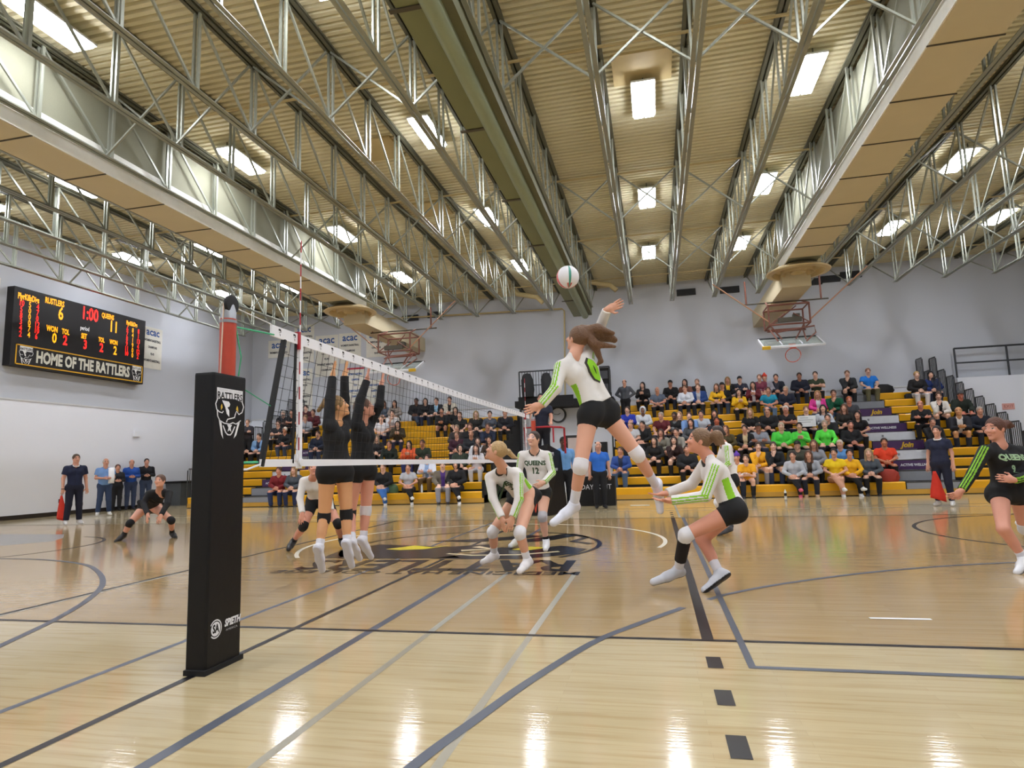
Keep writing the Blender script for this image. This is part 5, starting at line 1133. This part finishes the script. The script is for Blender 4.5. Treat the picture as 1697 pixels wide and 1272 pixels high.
# bystanders at the left wall
for px, py, lab, male, top, pants, shoes, hair, arms, hh, fat, inner in (
    (171, 854, 'older man in light blue tee with a white towel over his shoulder', True, ('tee', '#6f94c9'), '#2f3f5e', '#ececea', ('bald', '#c9c2ba'), 'hold', 1.74, 1.28, None),
    (192, 843, 'short woman in black standing against the wall beside the towel man', False, ('long', '#25252a'), '#1b1b20', '#1a1a1c', ('short', '#5a3b30'), 'hold', 1.58, 1.1, None),
    (215, 841, 'man in blue vest over grey sleeves leaning on the left wall', True, ('long', '#2352a8'), '#3a4663', '#2a2a33', ('bald', '#8c8078'), 'hold', 1.76, 1.12, None),
    (240, 839, 'dark-haired man in black sweater and jeans, rightmost of the wall group', True, ('long', '#1c1c22'), '#43506c', '#24242a', ('short', '#1c1715'), 'hold', 1.8, 1., None)):
    x, y, _ = at0(px, py); 
    if x < -15.55: t = (CAM[0]+15.55)/(CAM[0]-x); x, y = CAM[0]+(x-CAM[0])*t, CAM[1]+(y-CAM[1])*t
    J_ = stand(hh, arms, male, .05 if fat > 1.2 else .0)
    b = figure(J_, 's%s%d' % (arms, hh*100), h9, (x, y, 0), face_to(x, y, 0, 2), lab, male, '#d59a80', top, pants, shoes, hair, fat=fat, topname='tee_shirt')
    if lab.startswith('older'):
        mb = MB(); 
        for i in range(9):
            t = i/8
        prof = [(.14, .13, 1.25), (.14, .06, 1.42), (.14, -.06, 1.46), (.13, -.15, 1.35), (.13, -.22, 1.15), (.12, -.23, .98)]
        mb.add([(x_-.07, y_, z_) for x_, y_, z_ in prof]+[(x_+.09, y_, z_) for x_, y_, z_ in prof], [(i, i+1, 7+i, 6+i) for i in range(5)])
        o = mb.build('towel', pm('towel_white', '#eeeef0', .9, bump=.4), None, True); md = o.modifiers.new('t', 'SOLIDIFY'); md.thickness = .02
        o.location = b.location; o.rotation_euler = b.rotation_euler; tag(o, 'white towel over the shoulder of the man in light blue', 'towel')
J_ = stand(1.82, 'hip', True); p = PZ(309, 838); figure(J_, 'ship182', h9, (p[0]+.25, 17.4, 0), .3, 'person in black with hands on hips, mostly hidden by the post pad', True, SK[0], ('long', '#17171b'), '#17171b', '#1a1a1c', ('short', '#2a211c'))
# two men in the alcove
J_ = stand(1.8, 'down', True); p = PZ(938, 848); figure(J_, 'sd180', h9, (p[0], p[1], 0), .25, 'tall man in light blue sweatshirt and black trousers by the alcove doorway', True, '#6d4836', ('long', '#6fa3dc'), '#15151a', '#e6e6ea', ('short', '#15110f'))
J_ = stand(1.68, 'down', True); p = PZ(996, 842); figure(J_, 'sd168', h9, (p[0], p[1], 0), .2, 'grey-haired man in bright blue shirt standing before the black skirted table', True, '#d39a80', ('tee', '#2f6fd0'), '#17181d', '#1b1b1e', ('bald', '#cfcac4'), fat=1.15)
# ------------------------------------------------------------ crowd
ORD = ['', 'front', 'second', 'third', 'fourth', 'fifth', 'sixth', 'seventh', 'eighth', 'ninth', 'tenth', 'top']
hc = .013
def crowd(px, py, desc, sex, hair, top, pants, pose='lap', skinhx='', shoes='#2a2a2e', inner=None, s=None, row=None, fat=1., extra=None):
    male = sex == 'm'; s = (1 if px > 950 else 0) if s is None else s; J_ = SITJ.setdefault((pose, male), sit(pose, male)); hz = J_['H'][2]; hy = J_['H'][1]
    best = None
    for i in range(1, 12):
        y, z = seat(s, i); p = PY(px, py, y+hy); e = abs(p[2]-(z+hz))
        if (row is None and (best is None or e < best[0])) or row == i: best = (e, i, p)
    e, i, p = best; y, z = seat(s, i)
    kind = tuple(hair.split(':')); tk, thx = top.split(':')
    lab = '%s, %s row of the %s bleacher' % (desc, ORD[i], 'right' if s else 'left')
    rnd = random.random()
    return figure(J_, 'c'+pose, hc, (p[0], y, z), (rnd-.5)*.3+(-.12 if s else .2), lab, male, skinhx or SK[int(rnd*4)], (tk, thx), pants, shoes, (kind[0], kind[1]) if kind[0] else (None, ''), inner=inner, group='spectators on the bleachers', fat=fat, scale=1.07+.06*random.random())
SITJ = {}
K, N_, JN, BR = '#18181b', '#1d2434', '#3b4d70', '#4a3528'
DATA = [
 # right bleacher, top rows
 (1065, 643, 'woman in black jacket with long dark hair, leftmost seated', 'f', 'long:#1a1413', 'coat:#1b1a1d', K, 'phone', ''),
 (1089, 645, 'bald man in slate shirt', 'm', 'bald:#b8b0a8', 'tee:#5f6a7c', '#222228', 'lap', ''),
 (1111, 642, 'man in black cap and black sweater', 'm', 'cap:#121214', 'long:#16171a', N_, 'lap', ''),
 (1135, 640, 'dark-haired woman in brown top behind the star hoodie', 'f', 'long:#1c1514', 'long:#7a4a3a', N_, 'lap', ''),
 (1135, 648, 'man in white hoodie with blue star', 'm', 'short:#5a3d2a', 'long:#d8dde6', '#1d2230', 'lap', ''),
 (1155, 635, 'man in black jacket with glasses', 'm', 'short:#8a6a5a', 'open:#17171b', N_, 'lap', ''),
 (1157, 650, 'man in blue blazer over grey tee', 'm', 'short:#6a4a34', 'open:#24427c', '#20242e', 'lap', ''),
 (1187, 639, 'woman in yellow hoodie with hood hair', 'f', 'long:#5a4030', 'long:#f0b81c', K, 'lap', ''),
 (1197, 647, 'man in black cap and black sweatshirt numbered three', 'm', 'cap:#1c1c1e', 'long:#141416', '#39465c', 'lap', ''),
 (1206, 636, 'blonde woman in black and yellow top', 'f', 'long:#9a7a50', 'open:#1a1a1c', K, 'lap', ''),
 (1224, 647, 'dark-haired woman in yellow sweater with phone', 'f', 'long:#2a1c18', 'long:#f0bf1e', K, 'phone', ''),
 (1226, 633, 'man in dark cap and navy pullover', 'm', 'cap:#15161c', 'long:#262a3a', N_, 'cross', ''),
 (1248, 643, 'woman in maroon cardigan over white tee', 'f', 'long:#1e1616', 'open:#6a1f2a', '#3a3a40', 'phone', ''),
 (1259, 634, 'woman in plum jacket', 'f', 'short:#7a5140', 'coat:#7a3346', K, 'lap', ''),
 (1267, 629, 'child in red knit hat and grey coat', 'f', 'toque:#d8381c', 'coat:#9a97a0', N_, 'lap', ''),
 (1286, 629, 'dark-haired man in navy blazer', 'm', 'short:#1d1715', 'open:#171b29', '#4a5d7a', 'lap', ''),
 (1273, 649, 'man in teal polo and jeans', 'm', 'short:#5a3f2d', 'tee:#1b8fae', '#6583a8', 'lap', '#d59a80'),
 (1302, 649, 'grey-haired man in navy pullover', 'm', 'short:#b3a58f', 'long:#1a2033', K, 'lap', ''),
 (1325, 629, 'man in dark navy jacket', 'm', 'short:#2a201c', 'coat:#1c2131', N_, 'lap', '#b07a62'),
 (1351, 626, 'bearded man in olive tee turning his arms', 'm', 'short:#2e211a', 'tee:#36402c', K, 'cross', ''),
 (1405, 626, 'man in charcoal suit resting chin on hand', 'm', 'short:#6a4b33', 'open:#2e3134', K, 'chin', ''),
 (1439, 621, 'man in bright blue polo and khaki trousers', 'm', 'short:#8a5c48', 'tee:#1f7fe0', '#6f6a4c', 'knees', ''),
 (1355, 657, 'blonde woman in pink jacket', 'f', 'long:#a5794e', 'open:#d43a8f', '#33415e', 'lap', ''),
 (1382, 656, 'bearded man in green sweater and jeans', 'm', 'short:#3b261a', 'long:#0f5a3c', '#5a78a0', 'chin', ''),
 (1407, 663, 'red-haired man in dark grey shirt', 'm', 'short:#a5552c', 'tee:#41444a', K, 'lap', '#d98c74'),
 (1065, 677, 'person in white hoodie with hood up', 'm', 'hood:#d9dde2', 'long:#d4d8de', K, 'lap', '#7a5646'),
 (1039, 678, 'person in royal blue hoodie', 'm', 'short:#3a2a20', 'long:#2438a8', N_, 'cross', ''),
 (1117, 686, 'man in black top with curly dark hair', 'm', 'short:#100d0c', 'long:#1b1b1c', K, 'lap', '#6a4636'),
 (1095, 692, 'grey-haired man in maroon tee', 'm', 'short:#a89c90', 'tee:#5e1a22', '#2b3040', 'knees', ''),
 (1126, 694, 'long-haired woman in grey vest', 'f', 'long:#9a7450', 'open:#6a6e72', '#2b2f38', 'lap', ''),
 (1142, 688, 'person in denim jacket looking down', 'm', 'short:#4a2c22', 'open:#6f8fc0', N_, 'lean', ''),
 (1162, 694, 'man in pale grey tee', 'm', 'short:#2d211c', 'tee:#b9bec4', K, 'lap', ''),
 (1184, 690, 'woman in black blouse behind the receiver', 'f', 'long:#241815', 'long:#17161a', K, 'lap', ''),
 (1188, 702, 'person in dark jacket with ruddy face', 'm', 'short:#2b1c16', 'coat:#1d1b20', K, 'lap', '#c4694a'),
 (1243, 687, 'blonde woman in black tee with green lettering', 'f', 'long:#a8834f', 'tee:#15161a', K, 'lap', ''),
 (1272, 687, 'bald man in black jacket', 'm', 'bald:#5a4036', 'coat:#1a1b1e', N_, 'lap', ''),
 (1302, 680, 'silver-haired man in black tee with glasses', 'm', 'short:#d0c9c0', 'tee:#16161a', N_, 'cross', '#d08f78'),
 (1336, 682, 'person holding a white sign', 'm', 'short:#7a5238', 'long:#2a2b30', N_, 'phone', ''),
 (1364, 681, 'dark-haired woman in light grey sweater', 'f', 'long:#1c1412', 'long:#bcc0c6', N_, 'lap', ''),
 (1399, 682, 'woman with very long brown hair', 'f', 'long:#5a3a28', 'long:#2a2824', K, 'lap', ''),
 (1373, 695, 'young dark-haired man in black jacket', 'm', 'short:#2f1f16', 'coat:#1b1b1d', K, 'lean', ''),
 (1421, 691, 'black-haired woman in black scoop top', 'f', 'long:#120e0e', 'tee:#141214', K, 'lap', ''),
 (1064, 708, 'man in black quarter-zip with glasses', 'm', 'short:#2a1f1a', 'long:#17181b', K, 'legs', ''),
 (1045, 712, 'balding man in white shirt', 'm', 'bald:#6a5a4c', 'tee:#c9cdd2', N_, 'lap', ''),
 (1145, 705, 'dark-haired woman in grey coat', 'f', 'long:#1c1518', 'open:#4a4d52', K, 'lap', ''),
 (1256, 707, 'person in grey hoodie and black cap', 'm', 'cap:#1b1c1e', 'long:#8b8f98', '#29334a', 'cross', '#a8745e'),
 (1295, 712, 'grey-haired man in lime green sweatshirt', 'm', 'short:#c4b8a4', 'long:#55dd4e', K, 'lap', ''),
 (1325, 711, 'dark-haired woman in lime green shirt with steepled hands', 'f', 'bun:#2a1d18', 'long:#58e04f', K, 'phone', ''),
 (1367, 712, 'woman in lime green sweatshirt with grey hair', 'f', 'short:#9a8a78', 'long:#5ce04a', N_, 'knees', ''),
 (1410, 710, 'broad man in black quarter-zip', 'm', 'short:#2a1e1a', 'long:#141518', N_, 'lap', '#d4917a'),
 (1234, 713, 'woman in black coat with long beige scarf', 'f', 'bun:#2a1d18', 'open:#141416', K, 'lap', ''),
 (1203, 719, 'auburn-haired woman in olive top', 'f', 'long:#6a4428', 'long:#4c4326', K, 'lap', ''),
 (1096, 724, 'brown-haired woman with hand over mouth', 'f', 'long:#3a2820', 'open:#8a8578', K, 'chin', ''),
 (1122, 725, 'woman in dark beige with hand on cheek', 'f', 'bun:#2b1e19', 'long:#9a958c', K, 'chin', ''),
 (1084, 737, 'girl in black jacket with yellow sleeve stripes', 'f', 'long:#241a17', 'long:#1b1a1a', K, 'lap', ''),
 (1117, 737, 'girl in dark brown sweater and white socks', 'f', 'long:#2a1d19', 'long:#34201e', K, 'chin', ''),
 (1028, 752, 'person in blue plaid shirt and jeans', 'm', 'short:#4a3426', 'long:#2f4f96', '#4a6488', 'lap', ''),
 (1138, 745, 'person in dark jacket with black leggings', 'm', 'short:#3a2a22', 'coat:#1b1c20', K, 'lap', ''),
 (1257, 748, 'girl in yellow hoodie and grey sweatpants', 'f', 'bun:#4a3324', 'long:#f2b01c', '#8c8c94', 'chin', ''),
 (1282, 747, 'man in dark jacket with hand over mouth', 'm', 'short:#4f3f36', 'long:#1e2226', '#243250', 'chin', ''),
 (1322, 746, 'man in olive jacket and black hat', 'm', 'cap:#101012', 'coat:#4a4a3e', K, 'lap', ''),
 (1349, 747, 'brown-haired woman in grey cardigan', 'f', 'long:#6a4a38', 'open:#8f939c', K, 'lap', ''),
 (1392, 742, 'grey-haired man in light blue shirt', 'm', 'short:#c9bfae', 'long:#5f9ad8', N_, 'lap', ''),
 (1221, 762, 'child in purple knit hat and white top', 'f', 'toque:#5a2fa0', 'long:#e6e6ea', N_, 'lap', ''),
 (1238, 771, 'girl in orange-yellow tee and black leggings', 'f', 'bun:#3a2820', 'tee:#f0ac1a', K, 'lean', ''),
 (1313, 758, 'woman in grey sweatshirt with pink shoes', 'f', 'tail:#2a1d1a', 'long:#b7bbc2', '#15161d', 'legs', '', '#d8607a'),
 (1340, 758, 'woman in dark vest over grey sleeves', 'f', 'long:#5b3b29', 'open:#9fa4ad', '#1c212e', 'lap', '', '#b99a7a'),
 (1382, 760, 'girl in bright yellow tee with white socks', 'f', 'bun:#1b1413', 'tee:#f2cf1c', '#d9a58c', 'legs', '', '#f0f0f2'),
 (1408, 757, 'girl in golden yellow hoodie', 'f', 'bun:#2b1e1a', 'long:#f3b81a', K, 'legs', '', '#eceef0'),
 (1440, 758, 'blonde woman in charcoal top', 'f', 'long:#a08868', 'long:#4a525c', K, 'lap', ''),
 (1466, 741, 'heavy man in orange-red shirt and black shorts', 'm', 'short:#3a2620', 'tee:#e0401f', K, 'lap', '#c8805f'),
 (1520, 628, 'blonde woman in black leather jacket and white trousers', 'f', 'bun:#b08c5a', 'coat:#1b1819', '#d8d8de', 'lap', ''),
 (1543, 627, 'black-haired woman in black and blue coat', 'f', 'long:#111014', 'coat:#1a2f6a', '#1b2540', 'lap', ''),
 (1525, 677, 'bald man in black with folded arms', 'm', 'bald:#8a5a46', 'long:#141316', K, 'cross', '#cf8a72'),
 (1557, 664, 'woman in white top and black vest, hand on cheek', 'f', 'bun:#5a3c2c', 'open:#ded8cf', N_, 'chin', ''),
 (1592, 656, 'man in grey cap and black green jacket', 'm', 'cap:#4b4c50', 'coat:#1a2319', K, 'knees', '#c4735a'),
 (1591, 687, 'bald man in dark jacket over white shirt', 'm', 'bald:#b08058', 'open:#202028', N_, 'lean', '#d39a6c'),
 (1546, 702, 'man in black hiding his face with a hand', 'm', 'short:#4a3c36', 'long:#1a1a1d', '#4a5058', 'chin', ''),
 (1625, 689, 'grey-haired man in navy sweater', 'm', 'short:#a79c92', 'long:#161c2a', N_, 'lap', ''),
 # left bleacher
 (690, 665, 'dark-skinned man in black jacket', 'm', 'short:#14100f', 'coat:#18181b', '#39465c', 'legs', '#6b4636'),
 (705, 667, 'woman in black coat with dark hair', 'f', 'long:#1a1413', 'coat:#17171a', '#26304a', 'lap', ''),
 (723, 664, 'person in raglan jersey with light blue front', 'm', 'short:#3c2a20', 'open:#1a1d26', K, 'lap', ''),
 (745, 666, 'person in white jacket over black top', 'm', 'short:#3a2c24', 'open:#cfc8ba', K, 'lap', ''),
 (731, 683, 'man in black hoodie with green logo and shorts', 'm', 'short:#2b201b', 'long:#151518', '#1a1a1d', 'lean', ''),
 (654, 671, 'dark-haired woman in beige cardigan', 'f', 'long:#2a1b17', 'open:#9a9088', K, 'lap', ''),
 (632, 693, 'man in white tee with dark braces', 'm', 'short:#7a6450', 'tee:#e0e0e6', '#1b2140', 'lap', ''),
 (649, 691, 'man in white printed tee', 'm', 'short:#3a281e', 'tee:#e6e4e6', '#2b3348', 'chin', ''),
 (659, 708, 'woman in olive brown jacket holding a cup', 'f', 'long:#231815', 'coat:#443a26', '#2a2d4a', 'phone', ''),
 (645, 738, 'bearded man in dark green college sweatshirt', 'm', 'short:#4a3528', 'long:#14231a', K, 'knees', '#c98a6c'),
 (678, 744, 'woman in orange puffer jacket', 'f', 'long:#1c1413', 'puffer:#ee6a3c', '#2f3a78', 'phone', ''),
 (700, 737, 'man in olive hoodie with white logo', 'm', 'short:#4f3829', 'long:#2e3a28', K, 'lap', '#b57a5e'),
 (762, 695, 'man in plain black tee resting arms on knees', 'm', 'short:#5a4030', 'tee:#161a17', K, 'knees', ''),
 (755, 685, 'woman with dark hair behind the black tee', 'f', 'long:#1c1413', 'long:#1b1b1f', K, 'lap', ''),
 (789, 689, 'blonde woman in long black coat', 'f', 'long:#9a8058', 'coat:#1c1a18', '#20283c', 'lap', ''),
 (812, 691, 'woman in grey sweater near the right end', 'f', 'bun:#241a16', 'long:#4f5560', K, 'lap', ''),
 (757, 713, 'person in grey jacket glancing sideways', 'm', 'short:#8a7a66', 'coat:#3a3432', K, 'lap', ''),
 (757, 726, 'boy in maroon sweater with glasses', 'm', 'short:#6a4c34', 'long:#3c1428', N_, 'lap', ''),
 (779, 711, 'person with short brown hair in black', 'm', 'short:#5a3828', 'long:#17171a', K, 'lap', ''),
 (781, 722, 'bald bearded man in charcoal sweater', 'm', 'bald:#7a5644', 'long:#24282e', K, 'lap', '#cf9474'),
 (807, 709, 'man in navy sweater leaning forward', 'm', 'short:#4a362c', 'long:#1a2640', K, 'lean', '#c48a70'),
 (837, 690, 'person in black parka at the right end', 'm', 'short:#3a2620', 'coat:#171a24', K, 'lap', ''),
 (763, 746, 'woman in dark hood and olive coat', 'f', 'hood:#1a1a1a', 'coat:#2f3a2c', K, 'lap', ''),
 (792, 738, 'woman with glasses and long dark hair', 'f', 'long:#2b1e1a', 'open:#d8d8dc', '#e0e0e4', 'lap', ''),
 (811, 738, 'curly dark-haired person in brown', 'f', 'long:#171110', 'long:#4a3a2c', K, 'lap', ''),
 (789, 753, 'woman in white knit with hands at her mouth', 'f', 'long:#3a2018', 'long:#d9d6da', '#d0d2d8', 'phone', ''),
 (624, 732, 'woman in grey scarf beside the green sweatshirt', 'f', 'long:#8a7a6a', 'open:#2b2a2c', K, 'lap', ''),
 (635, 777, 'person in black shirt and blue jeans', 'm', 'short:#5a3c30', 'long:#18181c', '#3f74c0', 'legs', '', '#dcdcdc'),
 (677, 779, 'woman in grey tee and black leggings', 'f', 'bun:#2a1a17', 'tee:#b4b6bc', '#151518', 'legs', '', '#ececec'),
 (708, 757, 'man in denim vest over white shirt and khakis', 'm', 'short:#3a2a22', 'open:#dfe3ee', '#6a5330', 'cross', ''),
 (734, 757, 'man in taupe cardigan over purple shirt', 'm', 'short:#4a3326', 'open:#6e6659', '#9a9aa6', 'knees', ''),
 (756, 781, 'woman in black hoodie with white sneakers', 'f', 'hood:#141214', 'coat:#16161a', '#14151c', 'legs', '', '#ebebee'),
 (412, 731, 'woman in black shawl at the left end', 'f', 'long:#15110f', 'coat:#17161a', K, 'lap', ''),
 (429, 729, 'person in blue and white plaid shirt', 'm', 'short:#3a2a24', 'open:#7fa6d0', K, 'lap', ''),
 (472, 711, 'white-haired man in black quarter-zip and jeans', 'm', 'short:#d8d0c4', 'long:#16181c', '#39465f', 'lap', '#d39478'),
 (470, 688, 'grey-bearded man in black tee', 'm', 'short:#b0a69c', 'tee:#16161a', K, 'cross', ''),
 (484, 686, 'man in black beside the grey-bearded man', 'm', 'short:#2a201c', 'tee:#17171b', K, 'cross', ''),
 (461, 704, 'person in dark shirt behind the white-haired man', 'm', 'short:#4a3830', 'tee:#1e1c22', K, 'cross', ''),
 (507, 677, 'person in maroon jacket high behind the antenna', 'm', 'short:#3a2420', 'coat:#4a1a20', K, 'lap', ''),
 (506, 697, 'person in light grey sweatshirt behind the antenna', 'm', 'short:#8a6a48', 'long:#9ca0a8', K, 'lap', ''),
 (519, 684, 'person in dark red shirt right of the antenna', 'm', 'short:#3c2620', 'long:#5a1c24', K, 'lap', ''),
 (527, 722, 'man in navy jacket behind the first blocker', 'm', 'short:#4a2f24', 'coat:#182238', '#2b3a58', 'lap', ''),
 (610, 672, 'person in slate jacket between the blockers', 'm', 'short:#3a2622', 'long:#4c5666', K, 'lap', ''),
 (636, 672, 'person in blue-grey sweater high behind the second blocker', 'f', 'long:#5a3a2c', 'long:#5c6878', K, 'lap', ''),
 (462, 783, 'man in maroon hoodie with white print', 'm', 'short:#4f382c', 'long:#7c1c22', '#27345a', 'lap', '#d8957a'),
 (487, 786, 'woman in grey and black sweater', 'f', 'long:#8a6a44', 'open:#4a5058', '#262f52', 'lap', ''),
]
for D_ in DATA:
    px, py, desc, sex, hair, top, pants, pose, sk_ = D_[:9]; sh = D_[9] if len(D_) > 9 else '#2a2a2e'
    inner = {'blazer over grey': '#a8a8ac', 'black and yellow': '#f0c020', 'over white tee': '#e8e4ea', 'navy blazer': '#3c3c48', 'charcoal suit': '#1b1b1e', 'pink jacket': '#c8c8cc', 'grey vest': '#3a3c40', 'denim jacket': '#5c2430', 'beige scarf': '#c9b48c', 'light blue front': '#9ac4e0', 'over black top': '#1c1a1a', 'denim vest': '#8fa6c8', 'purple shirt': '#4a2c78', 'over grey sleeves': '#3a2e24', 'black vest': '#1c1b1e', 'over white shirt': '#dcd8d4', 'plaid shirt': '#2a3550', 'dark braces': None}
    inn = next((v for k, v in inner.items() if k in desc), None)
    crowd(px, py, desc, sex, hair, top, pants, pose, sk_, sh, inner=inn, fat=1.2 if ('heavy' in desc or 'broad' in desc) else 1., row={'man in denim': 1, 'man in taup': 1}.get(desc[:11]))
# white sign held up in the right stand
p0, p1 = PY(1321, 689, seat(1, 6)[0]-.42), PY(1353, 706, seat(1, 6)[0]-.42)
sg = MB().box((p0[0], p0[1], p1[2]), (p1[0], p0[1]+.01, p0[2]), pm('sign_card', '#f2f3f5', .6)); c0 = (p0+p1)/2

for k_, (u0, u1) in enumerate(((-.2, .05), (-.25, .2), (-.22, .12))): sg.box((c0[0]+u0, p0[1]-.004, c0[2]+.1-k_*.07), (c0[0]+u1, p0[1]-.001, c0[2]+.115-k_*.07), M_sg) 
tag(sg.build('hand_sign'), 'large white cardboard sign held up in the middle of the right bleacher', 'sign')
# standing spectators
y, z = seat(1, 10); p = PY(1035, 634, y); J_ = stand(1.74, 'hip', True)
figure(J_, 'ship174', hc, (p[0], y-.1, p[2]-1.63), -.15, 'person in grey hooded pullover standing at the left end of the right bleacher', True, SK[0], ('long', '#54585f'), K, '#222226', ('bald', '#4a3a32'))
y, z = seat(0, 6); p = PY(413, 700, y); J_ = stand(1.66, 'cross', False)
figure(J_, 'scross166', hc, (p[0], y-.1, p[2]-1.55), .3, 'woman in dark coat with glasses standing at the left end of the left bleacher', False, SK[1], ('coat', '#2e2a30'), K, '#222226', ('bun', '#7a5a44'))
